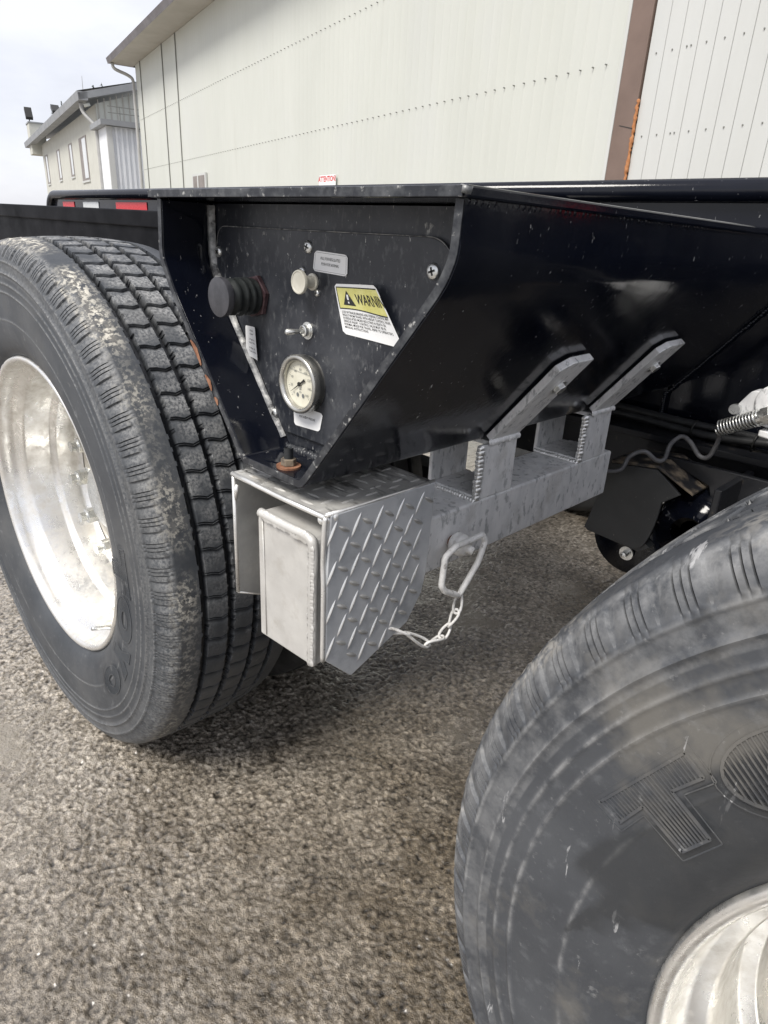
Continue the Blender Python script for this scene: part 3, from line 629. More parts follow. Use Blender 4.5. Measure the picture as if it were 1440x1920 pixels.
bb = B(); bb.add([(.8432, .055+.048*math.cos(a), .665+.060*math.sin(a)) for a in np.linspace(0, 6.28, 29)[:-1]], [tuple(range(28))]); tp(bb, 'rubber_grommet', 'rubber_dark')
# ----- square tube arm of the light box, with two strap brackets
ARM = tp(B().box(.745, .829, .10, .672, .637, .7165), 'light_bar_arm', 'galv', bevel=.003)
tp(B().box(.7495, .8245, .6725, .6735, .6415, .712), 'arm_end', 'frame_dark')
for y0, y1 in ((.283, .363), (.556, .640)):
    st_ = B()
    x0, x1, z0, z1, t = .742, .829, .7175, .7945, .0065
    st_.box(x0, x0+t, y0, y1, z0, z1); st_.box(x1-t, x1, y0, y1, z0, z1); st_.box(x0+t+.0002, x1-t-.0002, y0, y1, z0, z0+t); st_.box(x0+t+.0002, x1-t-.0002, y0+.03, y1, z1-t, z1)
    o = tp(st_, 'bracket_tube', 'galv', bevel=.0012)
    B().beads((x1-.001, y0+.002, z0+.004), (x1-.001, y0+.002, z1-.004), .0064, .0052, (.8, -1, 0), .9).make('weld_bead', 'bright', o, smooth=True)
    B().beads((x0+.004, y0-.001, z0+.001), (x1-.004, y0-.001, z0+.001), .0042, .0042, (0, -1, .8)).make('weld_bead', 'bright', o, smooth=True)
    # strap following the slope of the shell
    d = Vector((.166, 0, .204)).normalized(); n3 = Vector((.7757, 0, -.6311))
    base = Vector((.815, 0, .800)); L0, L1 = .008, .158
    p0 = base+d*0; v = []
    ya, yb = y0+.018, y1+.004
    for off in (.002, .012):
        v += [base+d*L0+n3*off+Vector((0, ya, 0)), base+d*(L1-.012)+n3*off+Vector((0, ya, 0)), base+d*L1+n3*off+Vector((0, ya+.018, 0)), base+d*(L1+.002)+n3*off+Vector((0, yb-.004, 0)), base+d*L0+n3*off+Vector((0, yb, 0))]
    s_ = tp(B().add(v, [(4, 3, 2, 1, 0), (5, 6, 7, 8, 9)]+[(i, (i+1) % 5, 5+(i+1) % 5, 5+i) for i in range(5)]), 'strap', 'galv', bevel=.0012)
    c = base+d*.112+n3*.012+Vector((0, (ya+yb)/2+.006, 0)); e = Vector((0, 1, 0)); hv = []
    for h in (0, .007):
        for k in range(6): hv.append(c+n3*h+(d*math.cos(R(60*k))+e*math.sin(R(60*k)))*.0085)
    B().add(hv, [tuple(range(5, -1, -1)), tuple(range(6, 12))]+[(i, (i+1) % 6, 6+(i+1) % 6, 6+i) for i in range(6)]).make('bolt_head', 'zinc', s_, bevel=.0008)
    bb = B(); bb.tube([c-n3*.0005, c+n3*.0015], .0112, 20).make('washer', 'zinc', s_, smooth=False)
    tp(B().beads(base+d*L0+n3*.014+Vector((0, ya, 0)), base+d*L0+n3*.014+Vector((0, yb, 0)), .0048, .004, (1, 0, .2)), 'weld_bead', 'galv', smooth=True)
    tp(B().px([(y0+.06, .7165), (y1+.004, .7165), (y1+.004, .81), (y1-.01, .8)], .8145, .8285), 'strap_foot', 'galv', bevel=.001)
# ----- right-hand underside: gusset, chamber guard, brake chamber
tp(B().box(.798, .806, RY-.012, RY, .70, .99), 'web_gusset', 'paint')
tp(B().beads((.802, RY-.012, .715), (.802, RY-.012, .785), .004, .004, (0, -1, 0)), 'weld_bead', 'paint', smooth=True)
tp(B().beads((.805, RY-.010, .785), (.975, RY-.010, .995), .004, .005, (0, -1, 0)), 'weld_bead', 'paint', smooth=True)
gd = [(.800, .672), (.768, .528), (.872, .520)]+[(.872+.0+.034*math.sin(a)*.9+.004, .520+.125*(1-math.cos(a))*.9) for a in np.linspace(.35, 1.5, 8)]+[(.935, .648), (.886, .682)]
GU = tp(B().py(gd, .745, .751), 'chamber_guard', 'guard', bevel=.001)
tp(B().prism([(.800, .672), (.886, .684), (.955, .652), (.955, .656), (.886, .690), (.798, .678)], lambda a, c: (a, .745, c), lambda a, c: (a, .86, c)), 'guard_top', 'muddy_paint', bevel=.001)
tp(B().py([(.766, .530), (.772, .522), (.88, .515), (.90, .53), (.874, .545)], .752, .775), 'guard_foot', 'guard')
tp(B().lathe([(.0, .03), (.004, .058), (.02, .068), (.045, .070), (.047, .074), (.056, .074), (.058, .070), (.10, .066), (.13, .05), (.14, .01)], (.955, .765, .575), n=40), 'brake_chamber', 'paint', smooth=True)
tp(B().lathe([(.0, .01), (.0, .072), (.006, .076), (.05, .076), (.06, .05)], (.850, .775, .525), n=40), 'chamber_rear', 'paint', smooth=True)
o = tp(B().lathe([(.0, .014), (-.004, .014), (-.004, .0065), (-.018, .006), (-.019, .001)], (.853, .772, .495), n=20), 'chamber_bolt', 'zinc', autosmooth=30)
tp(B().prism([(.86, .695), (1.12, .695), (1.12, .60), (1.0, .55), (.96, .66)], lambda a, c: (a, .80, c), lambda a, c: (a, .812, c)), 'hanger_plate', 'frame_dark', bevel=.002)
tp(B().box(1.00, 1.012, .70, .86, .50, .69), 'hanger_web', 'frame_dark', bevel=.002)
tp(B().box(1.1, 1.9, .78, .86, .40, .52), 'suspension_arm', 'frame_dark', bevel=.006)
tp(B().box(-.5, .4, .78, .86, .40, .52), 'suspension_arm', 'frame_dark', bevel=.006)
hz_ = [((1.02, RY-.03, .735), (.9, RY-.035, .725), (.7, RY-.03, .73), (.3, RY-.035, .726), (-.6, RY-.03, .73)), ((1.6, RY-.03, .76), (1.2, RY-.045, .742), (.95, RY-.02, .738), (.84, RY-.03, .74), (.6, RY-.02, .745))]
for hh in hz_: tp(B().tube(smooth_path(hh, 6), .0075, 10), 'brake_hose', 'rubber_dark', smooth=True)
for x_ in (.88, .99): tp(B().tube([(x_+.002*math.sin(a), RY-.032+.014*math.cos(a), .732+.016*math.sin(a)) for a in np.linspace(0, 6.0, 12)], .0018, 6), 'cable_tie', 'ink', smooth=True)
# air line with waves and its spring guard and coupling
cp = [(.790, .70, .672), (.812, .70, .668), (.835, .71, .676), (.842, .72, .700), (.862, .73, .713), (.882, .74, .700), (.892, .75, .703), (.893, .76, .728), (.905, .77, .744), (.922, .77, .738), (.942, .77, .718), (.957, .77, .720), (.966, .765, .744), (.976, .75, .776), (.995, .748, .788), (1.03, .745, .806)]
tp(B().tube(smooth_path(cp, 7), .0040, 10), 'air_line', material('grey_hose', (.10, .10, .105), (.16, .16, .165), 60, rough=(.4, .55)), smooth=True)
a0 = Vector((.968, .752, .776)); a1 = Vector((1.026, .742, .809)); ax = (a1-a0); t_ = ax.normalized(); u_ = t_.cross(Vector((0, 0, 1))).normalized(); w_ = t_.cross(u_)
pts = [a0+ax*(k/(13*14))+(u_*math.cos(2*math.pi*k/14)+w_*math.sin(2*math.pi*k/14))*.0125 for k in range(13*14+1)]
CP = tp(B().tube(pts, .0016, 6), 'spring_guard', 'zinc', smooth=True)
B().tube([a0+ax*.9, a1+t_*.012], .0118, 18).make('hose_end', 'zinc', CP, autosmooth=40)
B().tube([a1+t_*.006, a1+t_*.02], .0150, 6).make('hex_nut', 'zinc', CP, bevel=.0008)
GH = tp(B().prism(round_poly([(.978, .808), (1.002, .846), (1.05, .846), (1.08, .82), (1.05, .79), (.99, .80)], .006, 3), lambda a, c: (a, .755, c), lambda a, c: (a, .785, c)), 'coupling_body', 'galv', bevel=.003)
B().lathe([(0, .030), (-.006, .030), (-.0075, .026), (-.0065, .022), (-.0085, .018), (-.0085, .001)], (1.040, .755, .832), n=30, caps=False).make('coupling_cap', 'galv', GH, smooth=True)
B().tube([(.985, .754, .813), (.985, .745, .813)], .0085, 14).make('coupling_bolt', 'zinc', GH, autosmooth=30)
tp(B().prism([(1.03, .78), (1.08, .775), (1.08, .79), (1.03, .79)], lambda a, c: (a, .74, c), lambda a, c: (a, .80, c)), 'coupling_mount', 'galv', bevel=.002)
# ------------------------------------------------------------------ wheels
PITCH = 78; RT = .5085
def tyre_mesh(name, mat, detail=True):
    # profile of the tyre: (y from tyre centre, radius); outer side is -y
    side = [(-.105, .290), (-.113, .299), (-.122, .306), (-.130, .320), (-.1345, .335), (-.1375, .352)]
    r = .358
    while r < .4685:
        yy = -(.1385+.0022*math.sin(math.pi*min(1, (r-.358)/.11)))
        for (rc, w, hgt) in ((.4150, .0018, .0015), (.4300, .0020, .0016), (.4480, .0028, .0024), (.4665, .0018, .0016), (.3660, .0014, .0007)):
            yy -= hgt*math.exp(-((r-rc)/w)**2)
        if r > .449: yy += .0008
        side.append((yy, r)); r += .0014
    sh = [(-.1370, .4700), (-.1358, .4730), (-.1342, .4762), (-.1325, .4795), (-.1305, .4828), (-.1280, .4862), (-.1250, .4895), (-.1222, .4922), (-.1190, .4946), (-.1150, .4966)]
    grooves = [-.070, -.0235, .0235, .070]; tr = []
    y = -.1105
    while y < .1110:
        tr.append(y); y += .0021
    prof_ = []
    for p in side: prof_.append((p[0], p[1], 's'))
    for p in sh: prof_.append((p[0], p[1], 'h'))
    for y in tr:
        rr = RT-.0085*(abs(y)/.1105)**2.4; prof_.append((y, rr, 't'))
    for p in reversed(sh): prof_.append((-p[0], p[1], 'x'))
    for p in reversed(side[::3]): prof_.append((-p[0], p[1], 'x'))
    n = len(prof_)
    cols = [0, .0014, .0028, .0042, .0119, .0124, .0132, .0137, .0179, .0184, .0192, .0197, .0239, .0244, .0252, .0257, .0330]
    cir = 2*math.pi*RT; pit = cir/PITCH; nc = len(cols)
    th = np.array([(k*pit+c*pit/.0392)/RT for k in range(PITCH) for c in cols]); ci = np.tile(np.arange(nc), PITCH); pk = np.repeat(np.arange(PITCH), nc)
    yv = np.array([p[0] for p in prof_]); rv = np.array([p[1] for p in prof_]); zone = np.array([p[2] for p in prof_])
    m_ = len(th)
    TH = np.repeat(th[:, None], n, 1); RR = np.repeat(rv[None], m_, 0); YY = np.repeat(yv[None], m_, 0)
    CI = np.repeat(ci[:, None], n, 1); isT = zone[None] == 't'; isH = zone[None] == 'h'; isX = zone[None] == 'x'
    # chevron sweep of the cross sipes over the middle ribs
    rib = np.zeros(n)
    for a_, b_ in ((-.070, -.0235), (-.0235, .0235), (.0235, .070)):
        u = (yv-a_)/(b_-a_); inn_ = (u >= 0) & (u <= 1); rib = np.where(inn_ & isT[0], np.interp(u, [0, .12, .34, .62, .9, 1], [0, 0, .15, 1, .2, 0])*.0052, rib)
    TH = TH-rib[None]/RT
    groove = np.zeros_like(RR); mud = np.zeros_like(RR); dust = np.zeros_like(RR); wet_or_shade = np.zeros_like(RR)
    ph = (TH/(2*math.pi)*PITCH) % 1.
    irr = rng.random((m_, 1))*.0010
    for gk, gc in enumerate(grooves):
        hw = .0050+.0006*np.sign(np.sin(2*math.pi*ph*2+gk))+irr*.8-.0005
        d = np.abs(YY-gc); inside = isT & (d < hw)
        RR = np.where(inside, RR-.0105, RR); groove = np.where(inside, 1, groove)
        YY = np.where(isT & (d >= hw) & (d < hw+.0021), YY+np.sign(YY-gc)*0, YY)
    midr = isT & (np.abs(YY) < .070) & (groove == 0)
    RR = np.where(midr & ((CI == 0) | (CI == 2)), RR-.0030, RR); groove = np.where(midr & ((CI == 0) | (CI == 2)), .9, groove)
    # shoulder: broad notch per pitch and three fine sipes between
    hz = np.clip((rv-.4685)/.008, 0, 1)*np.clip((.4975-rv)/.006, 0, 1); hz = np.where(zone == 'h', hz, 0)[None]
    big = np.isin(CI, (0, 1, 2)); fine = np.isin(CI, (5, 6, 9, 10, 13, 14))
    RR = RR-np.where(isH & big, .0022*hz, 0)-np.where(isH & fine, .0016*hz, 0)
    YY = YY+np.where(isH & big, .0024*hz, 0)+np.where(isH & fine, .0018*hz, 0)
    groove = np.where(isH & fine, 1.0*hz, groove); groove = np.where(isH & (CI == 1), .15*hz, groove)
    # scalloped wear on the outer shoulder rib and uneven surface
    big_n = np.array([vnoise(np.array([math.cos(t)*6]), np.array([math.sin(t)*6]), .9, 90)[0] for t in th])
    shr = isT & (YY < -.0755)
    mud = np.where(shr, np.clip(1.15-np.abs(YY+.100)/.022, 0, 1)*np.clip(big_n[:, None]*2.6-.85, 0, 1), mud)
    mud = np.where(isH & (rv[None] > .490), np.clip(big_n[:, None]*2-.7, 0, 1)*.6, mud)
    nz_ = (vnoise(TH*RT*1., YY, .006, 91)-.5)*.6
    RR = RR+np.where(isT & (groove == 0), nz_*.0006, 0)+mud*np.clip(vnoise(TH*RT, YY, .007, 92)-.45, 0, 1)*.0030
    rp = (YY % .0465)/.0465
    dust = np.where(midr, np.clip((vnoise(TH*RT, YY, .022, 93)-.10)*1.6, 0, 1)*np.sin(np.clip(ph, 0, 1)*math.pi)**.6*np.clip(.35+.9*big_n[:, None], 0, 1), dust)
    dust = np.where(isH, .45*np.clip((rv[None]-.468)/.02, 0, 1), dust); dust = np.where((zone == 's')[None] & (rv[None] > .44), .22, dust)
    rid = sum(np.exp(-((rv-rc)/.0018)**2) for rc in (.4150, .4300, .4480, .4665, .366))[None]; dust = np.where((zone == 's')[None], np.maximum(dust, np.clip(rid, 0, 1)*np.clip(big_n[:, None]*1.4-.25, 0, .55)), dust)
    dry = np.clip((np.sin(TH)+.30)/.8, .06, 1); dust = np.where(isT, dust*dry*1.15, dust); mud = mud*np.clip(dry+.35, 0, 1)
    Xv = RR*np.cos(TH); Zv = RR*np.sin(TH)
    me = bpy.data.meshes.new(name); me.vertices.add(m_*n)
    me.vertices.foreach_set('co', np.stack([Xv.ravel(), YY.ravel(), Zv.ravel()], 1).astype(np.float32).ravel())
    ix = np.arange(m_*n).reshape(m_, n); ix2 = np.roll(ix, -1, 0)
    q = np.stack([ix[:, :-1], ix[:, 1:], ix2[:, 1:], ix2[:, :-1]], -1).reshape(-1, 4)
    me.loops.add(q.size); me.polygons.add(len(q)); me.loops.foreach_set('vertex_index', q.ravel().astype(np.int32)); me.polygons.foreach_set('loop_start', (np.arange(len(q))*4).astype(np.int32))
    me.update(calc_edges=True)
    me.polygons.foreach_set('use_smooth', np.ones(len(q), bool))
    me.set_sharp_from_angle(angle=R(42))
    for nm, arr in (('groove', groove), ('mud', mud), ('dust', dust)):
        a = me.attributes.new(nm, 'FLOAT', 'POINT'); a.data.foreach_set('value', arr.ravel().astype(np.float32))
    # wet stain on part of the side wall (object space; stays with the tyre)
    zc, xc = Zv, Xv; rr_ = np.hypot(Xv, Zv); an_ = np.degrees(np.arctan2(Zv, Xv)) % 360
    edge = .364+.018*np.sin(np.radians(an_*3))+.010*np.sin(np.radians(an_*11+40))
    w1 = np.clip((edge-rr_)/.006, 0, 1)*np.clip((an_-120)/4, 0, 1)*np.clip((168-an_)/2, 0, 1)
    tongue = np.clip(1-np.abs(rr_-(.315+.0030*(an_-160)))/(.030-.0016*np.clip(an_-160, 0, 20)), 0, 1)*np.clip((an_-158)/2, 0, 1)*np.clip((178-an_)/2, 0, 1)
    wet_or_shade = np.clip(w1+np.clip(tongue*4, 0, 1), 0, 1)*(zone == 's')[None]
    a = me.attributes.new('wet_or_shade', 'FLOAT', 'POINT'); a.data.foreach_set('value', wet_or_shade.ravel().astype(np.float32))
    me.materials.append(mat); return me
def letter(ch, ac, r0, r1, wang, flip=1):
    """raised side wall letter as ridged bars in polar coordinates around the wheel axle; ac = centre angle in degrees"""
    bb = B(); yb = -.1402
    def Pp(a, r, h): return (r*math.cos(R(a)), yb-h, r*math.sin(R(a)))
    def bar(a0, ra, a1, rb, w, h=.0011, hatch=True):
        # bar between two polar points, w = half width in metres
        A = Vector((ra*math.cos(R(a0)), ra*math.sin(R(a0)))); C = Vector((rb*math.cos(R(a1)), rb*math.sin(R(a1)))); d = (C-A); L_ = d.length; d.normalize(); e = Vector((-d.y, d.x))
        v = [A-e*w, C-e*w, C+e*w, A+e*w]
        bb.add([(p.x, yb-.0002, p.y) for p in v]+[(p.x, yb-h, p.y) for p in v], [(4, 5, 6, 7), (0, 1, 5, 4), (1, 2, 6, 5), (2, 3, 7, 6), (3, 0, 4, 7)])
    H = lambda u, v_: (ac-wang*u, r0+(r1-r0)*v_)       # u -.5..5 clockwise, v 0..1 outwards
    def seg(u0, v0, u1, v1, w, h=.0011): a, ra = H(u0, v0); c, rb = H(u1, v1); bar(a, ra, c, rb, w, h)
    polys = {'T': [[(-.5, 1), (.5, 1), (.5, .66), (.17, .66), (.17, 0), (-.17, 0), (-.17, .66), (-.5, .66)]],
             'Y': [[(-.5, 1), (-.16, 1), (0, .62), (.16, 1), (.5, 1), (.17, .45), (.17, 0), (-.17, 0), (-.17, .45)]],
             'O': [[(.5*math.cos(t), .5+.5*math.sin(t)) for t in np.linspace(0, 2*math.pi, 33)[:-1]], [(.20*math.cos(t), .5+.20*math.sin(t)) for t in np.linspace(0, 2*math.pi, 25)[:-1]]]}[ch]
    for pl in polys:
        for k in range(len(pl)): seg(*pl[k-1], *pl[k], .0010, .0013)
    # outer border line
    for pl in polys[:1]:
        cx, cy = 0, .5
        ext = [(x*1.16, .5+(y-.5)*1.24) for x, y in pl] if ch == 'O' else round_poly([(x+(.07 if x > 0 else -.07), y+(.10 if y > .8 else (-.10 if y < .1 else (-.10 if abs(x) > .3 else -.10)))) for x, y in pl], .02, 2)
        for k in range(len(ext)): seg(*ext[k-1], *ext[k], .0004, .0005)
    # hatch ridges
    for k in range(26):
        u = -.48+.96*k/25
        spans = []
        vs = np.linspace(0, 1, 60); ins = []
        for v_ in vs:
            c = inpoly(u, v_, polys[0]) and not (len(polys) > 1 and inpoly(u, v_, polys[1])); ins.append(c)
        st_ = None
        for i, c in enumerate(ins+[False]):
            if c and st_ is None: st_ = vs[min(i, 59)]
            if not c and st_ is not None:
                en = vs[i-1]
                if en-st_ > .03: seg(u, st_, u, en, .00050, .0011)
                st_ = None
    return bb
def build_wheel(cx, name, mat, letters, m_t=None):
    Wl = empty('wheel', (cx, .12, RT-.003), T)
    me = tyre_mesh('tyre', mat); o = bpy.data.objects.new('tyre', me); COL.objects.link(o); o.parent = Wl
    lm = mat
    for ch, a in letters:
        letter(ch, a, .3445, .3965, 12.6 if ch != 'O' else 15).make('raised_letter', lm, Wl, local=True)
    yo = -.12
    prof_r = [(yo+.014, .2985), (yo+.004, .3005), (yo-.001, .2985), (yo-.002, .2945), (yo+.001, .2900), (yo+.006, .2872), (yo+.018, .2862), (yo+.030, .2845), (yo+.038, .2790), (yo+.044, .2690), (yo+.052, .2655), (yo+.100, .2640), (yo+.106, .2620), (yo+.110, .2520), (yo+.114, .2500), (yo+.150, .2485), (yo+.160, .2460), (yo+.166, .2400)]
    B().lathe(prof_r, (0, 0, 0), n=128, caps=False).make('rim', 'rim', Wl, local=True, smooth=True)
    # disc with ten hand holes
    bb = B(); nr, na = 30, 400; r0, r1 = .078, .241; hs = []
    def yd(r): return yo+.166-.030*math.exp(-((r-.145)/.045)**2)+.012*math.exp(-((r-.215)/.018)**2)
    v = [];
    for i in range(nr):
        r = r0+(r1-r0)*i/(nr-1)
        for j in range(na):
            a = 2*math.pi*j/na; v.append((r*math.cos(a), yd(r), r*math.sin(a)))
    f = []
    for i in range(nr-1):
        rm = r0+(r1-r0)*(i+.5)/(nr-1)
        for j in range(na):
            a = 2*math.pi*(j+.5)/na; k = round(a/(2*math.pi/10)-.5)+.5; da = (a-k*2*math.pi/10)*rm
            if (da/.030)**2+((rm-.200)/.0215)**2 < 1: continue
            f.append((i*na+j, i*na+(j+1) % na, (i+1)*na+(j+1) % na, (i+1)*na+j))
    bb.add(v, f).make('wheel_disc', 'rim_dirty', Wl, local=True, smooth=True)
    B().lathe([(yo+.168, .239), (yo+.22, .23), (yo+.30, .225)], (0, 0, 0), n=48, caps=False).make('inner_barrel', 'frame_dark', Wl, local=True, smooth=True)
    B().lathe([(yo+.154, .079), (yo+.13, .076), (yo+.105, .066), (yo+.100, .055), (yo+.098, .001)], (0, 0, 0), n=40, caps=False).make('hub_cap', 'zinc', Wl, local=True, autosmooth=40)
    for k in range(10):
        a = 2*math.pi*(k+.0)/10; c = (.1425*math.cos(a), 0, .1425*math.sin(a)); y0 = yo+.137
        q = B().lathe([(y0+.006, .021), (y0-.002, .021), (y0-.003, .0175)], c, n=20); hx = [(c[0]+.0175*math.cos(R(60*i)), c[2]+.0175*math.sin(R(60*i))) for i in range(6)]
        q.py(hx, y0-.026, y0-.003); q.lathe([(y0-.026, .0105), (y0-.040, .0105)], c, n=12); q.make('lug_nut', 'zinc', Wl, local=True, bevel=.0012)
    B().tube([(.270*math.cos(R(-60)), yo+.05, .270*math.sin(R(-60))), (.262*math.cos(R(-58)), yo+.03, .262*math.sin(R(-58))), (.255*math.cos(R(-55)), yo-.0, .255*math.sin(R(-55)))], [.006, .0045, .004], 10).make('valve_stem', 'zinc', Wl, local=True, smooth=True)
    return Wl
W1 = build_wheel(0, 'a', M['rubber'], [('O', -12), ('Y', -27), ('O', -42.5), ('T', 3)])
W2 = build_wheel(1.554, 'b', M['rubber_near'], [('T', 150), ('O', 134.5), ('Y', 119), ('O', 104)])
W2.scale = (1.014, 1, 1.014); W2.location.z += .004
for cx in (0, 1.554):
    pr = [(-.11, .29), (-.138, .36), (-.1405, .43), (-.135, .475), (-.12, .495)]
    for yy in (-.11, -.076): pr.append((yy, .500))
    for gc in (-.07, -.0235, .0235, .07): pr += [(gc-.0055, .505), (gc-.0052, .494), (gc+.0052, .494), (gc+.0055, .505)]
    pr += [(.11, .499), (.135, .475), (.1405, .43), (.138, .36), (.11, .29)]
    t_ = B().lathe(pr, (cx, .455, RT-.003), n=144, caps=False); tp(t_, 'inner_tyre', 'rubber_dark', autosmooth=35)
    tp(B().lathe([(.30, .29), (.32, .24), (.56, .24), (.58, .29)], (cx, 0, RT-.003), n=48, caps=False), 'inner_rim', 'rim_dirty', smooth=True)
    tp(B().lathe([(.60, .20), (.62, .21), (.78, .21), (.79, .12)], (cx, 0, RT-.003), n=40), 'brake_drum', 'frame_dark', autosmooth=40)
    tp(B().tube([(cx, .62, RT-.003), (cx, 2.1, RT-.003)], .065, 24), 'axle', 'frame_dark', smooth=True)
    for yy in (2.26, 2.60):
        tp(B().lathe(pr, (cx, yy-.14, RT-.003), n=72, caps=False), 'far_side_tyre', 'rubber_dark', autosmooth=35)

# ------------------------------------------------------------------ pin with ring and chain on the arm
PN = empty('locking_pin', (.83, .236, .672), label='galvanised locking pin with bent wire ring and chain hanging from the square arm', category='pin')
c = Vector((.829, .238, .6720))
B().lathe([(-.004, .0075), (.012, .0075)], c, 'x', 16).make('pin_shank', 'rust', PN, smooth=True)
B().lathe([(.005, .012), (.008, .0150), (.013, .0155), (.0145, .0138), (.016, .0152), (.021, .0150), (.023, .0128), (.028, .011), (.029, .004)], c, 'x', 24).make('pin_collar', 'pin_metal', PN, smooth=True)
B().tube([c+Vector((.026, 0, 0)), c+Vector((.036, .003, -.004))], [.0062, .0052], 12).make('pin_head', 'pin_metal', PN, smooth=True)
rx = .864
ring = [(rx, .262, .683), (rx-.001, .222, .6865), (rx, .206, .6905), (rx, .190, .682), (rx+.001, .182, .667), (rx+.002, .181, .643), (rx+.003, .188, .629), (rx+.003, .2165, .6115), (rx+.002, .231, .621), (rx+.001, .2535, .648), (rx, .266, .670), (rx, .270, .681)]
ring = [(rx, .204, .687), (rx, .184, .678), (rx+.002, .179, .640), (rx+.003, .186, .630), (rx+.003, .2165, .6125), (rx+.001, .254, .648), (rx, .267, .676), (rx-.002, .261, .686), (rx-.003, .234, .684)]
rp_ = []
for i in range(len(ring)):
    p = Vector(ring[i]); rp_ += [p.lerp(Vector(ring[i-1]), .22), p.lerp(Vector(ring[i-1]), .07), p.lerp(Vector(ring[(i+1) % len(ring)]), .07), p.lerp(Vector(ring[(i+1) % len(ring)]), .22)]
B().tube(rp_, .0042, 12, closed=True).make('wire_ring', 'pin_metal', PN, smooth=True)
ch = [Vector(p) for p in ((.867, .2185, .615), (.868, .214, .590), (.867, .203, .573), (.866, .190, .559), (.865, .162, .560), (.860, .128, .587), (.851, .100, .600))]
for i in range(6):
    a, e_ = ch[i], ch[i+1]; d = e_-a; a = a-d*.13; e_ = e_+d*.13; d = (e_-a).normalized(); tw = R(35+80*(i % 2)); s1 = d.cross(Vector((1, .2, .1))).normalized(); s2 = d.cross(s1); L_ = (e_-a).length
    lp = []
    for k in range(20):
        t = 2*math.pi*k/20; al = .5-.5*math.cos(t); tt_ = tw+(al-.5)*1.3
        side_ = math.sin(t)*.0066*(1+.15*math.cos(2*t)); lp.append(a+d*L_*al+(s1*math.cos(tt_)+s2*math.sin(tt_))*side_)
    B().tube(lp, .0019, 8, closed=True).make('chain_link', 'pin_metal', PN, smooth=True)

# ------------------------------------------------------------------ buildings: local frame (s along the wall, D away from the camera, z up)
BA = -.244
BD = Vector((math.cos(BA), math.sin(BA), 0)); BN = Vector((-math.sin(BA), math.cos(BA), 0)); C0 = Vector((CAMP.x, CAMP.y, 0))
def W3(s, D, z): return C0+BD*s+BN*D+Vector((0, 0, z))
class BB(B):
    def sbox(s, s0, s1, D0, D1, z0, z1):
        q = B().box(s0, s1, D0, D1, z0, z1); return s.add([W3(*p) for p in q.v], q.f)
    def sadd(s, v, f): return s.add([W3(*p) for p in v], f)
WH = empty('warehouse', W3(-20, 8, 0), label='large cream metal-sided warehouse with brown corner trim behind the trailer', category='warehouse')
ZT = 7.56
(BB().sbox(-35.9, 4, 8.06, 8.30, 0, ZT)).make('wall_core', 'siding', WH)
(BB().sbox(4.0, 4.2, 8.0, 30, 0, ZT)).make('end_wall', 'siding', WH)
# ribbed sheets
def sheet_panel(w, ribs, zt, style):
    pts = []; step = w/ribs
    for k in range(ribs):
        x = k*step
        if style == 0: pts += [(x, 0), (x+step*.50, -.0012), (x+step*.55, -.004), (x+step*.68, -.004), (x+step*.73, -.0012)]
        else: pts += [(x+.005, .009), (x+.008, 0), (x+step-.003, 0), (x+step-.001, .009)]
    pts.append((w, 0) if style == 0 else (w, .009)); return pts
def panels(s0, s1, w, ribs, style, mat_, parent, D=8.04, z1=ZT):
    n = int(round((s1-s0)/w)); shared = None
    for k in range(n):
        s = s0+k*w
        if shared is None:
            pts = sheet_panel(w, ribs, z1, style); v = []; m_ = len(pts)
            v = [Vector(BD*a+BN*d) for a, d in pts]+[Vector(BD*a+BN*d)+Vector((0, 0, z1)) for a, d in pts]
            shared = bpy.data.meshes.new('siding_panel'); shared.from_pydata(v, [], [(i, i+1, m_+i+1, m_+i) for i in range(m_-1)]); shared.materials.append(M[mat_]); shared.update()
        o = bpy.data.objects.new('siding_panel', shared); COL.objects.link(o); o.parent = parent; o.location = W3(s, D, 0)-wloc(parent)
panels(-35.9, -7.36, .9513, 4, 0, 'siding', WH)
panels(-6.98, 3.9, .2385, 1, 1, 'siding2', WH, D=8.02)
# darker lap seams of the left part
for s in (-34.9, -31.1, -29.1): (BB().sbox(s, s+.035, 8.0, 8.035, 0, ZT)).make('panel_seam', 'seam', WH)
# screw rows
for z, s0, s1, st_, D in ((5.39, -35.5, -7.5, .2378, 8.012), (3.37, -35.5, -7.5, .2378, 8.012)):
    bb = BB(); s = s0
    while s < s1:
        r = .0085; bb.sadd([(s+r*math.cos(R(60*k)), D-.012, z+r*1.2*math.sin(R(60*k))) for k in range(6)]+[(s+r*math.cos(R(60*k)), D+.03, z+r*1.2*math.sin(R(60*k))) for k in range(6)], [tuple(range(6))]+[(i, (i+1) % 6, 6+(i+1) % 6, 6+i) for i in range(6)]); s += st_
    tag(bb.make('screw_row', 'seam', WH), kind='stuff')
for z in (2.44, 3.37):
    bb = BB()
    for k in range(40):
        s = -6.98+.2385*k+.13
        if s > 3: break
        for e in ((0,) if k != 2 else (-.03, .03)):
            r = .009; bb.sadd([(s+e+r*math.cos(R(60*q)), 8.008, z+r*1.2*math.sin(R(60*q))) for q in range(6)]+[(s+e+r*math.cos(R(60*q)), 8.022, z+r*1.2*math.sin(R(60*q))) for q in range(6)], [tuple(range(6))]+[(i, (i+1) % 6, 6+(i+1) % 6, 6+i) for i in range(6)])
    tag(bb.make('screw_row', 'seam', WH), kind='stuff')
(BB().sbox(-7.345, -6.995, 7.99, 8.06, 0, ZT)).make('corner_trim', 'brown', WH, bevel=.004)
(BB().sbox(-7.40, -7.35, 7.985, 8.05, 0, ZT)).make('trim_flashing', 'siding2', WH, bevel=.003)
bb = BB(); pth = []; rr = []; z = 1.2
while z < 2.9: pth.append(W3(-6.985+random.uniform(-.008, .010), 7.99, z)); rr.append(random.uniform(.014, .030)); z += random.uniform(.018, .035)
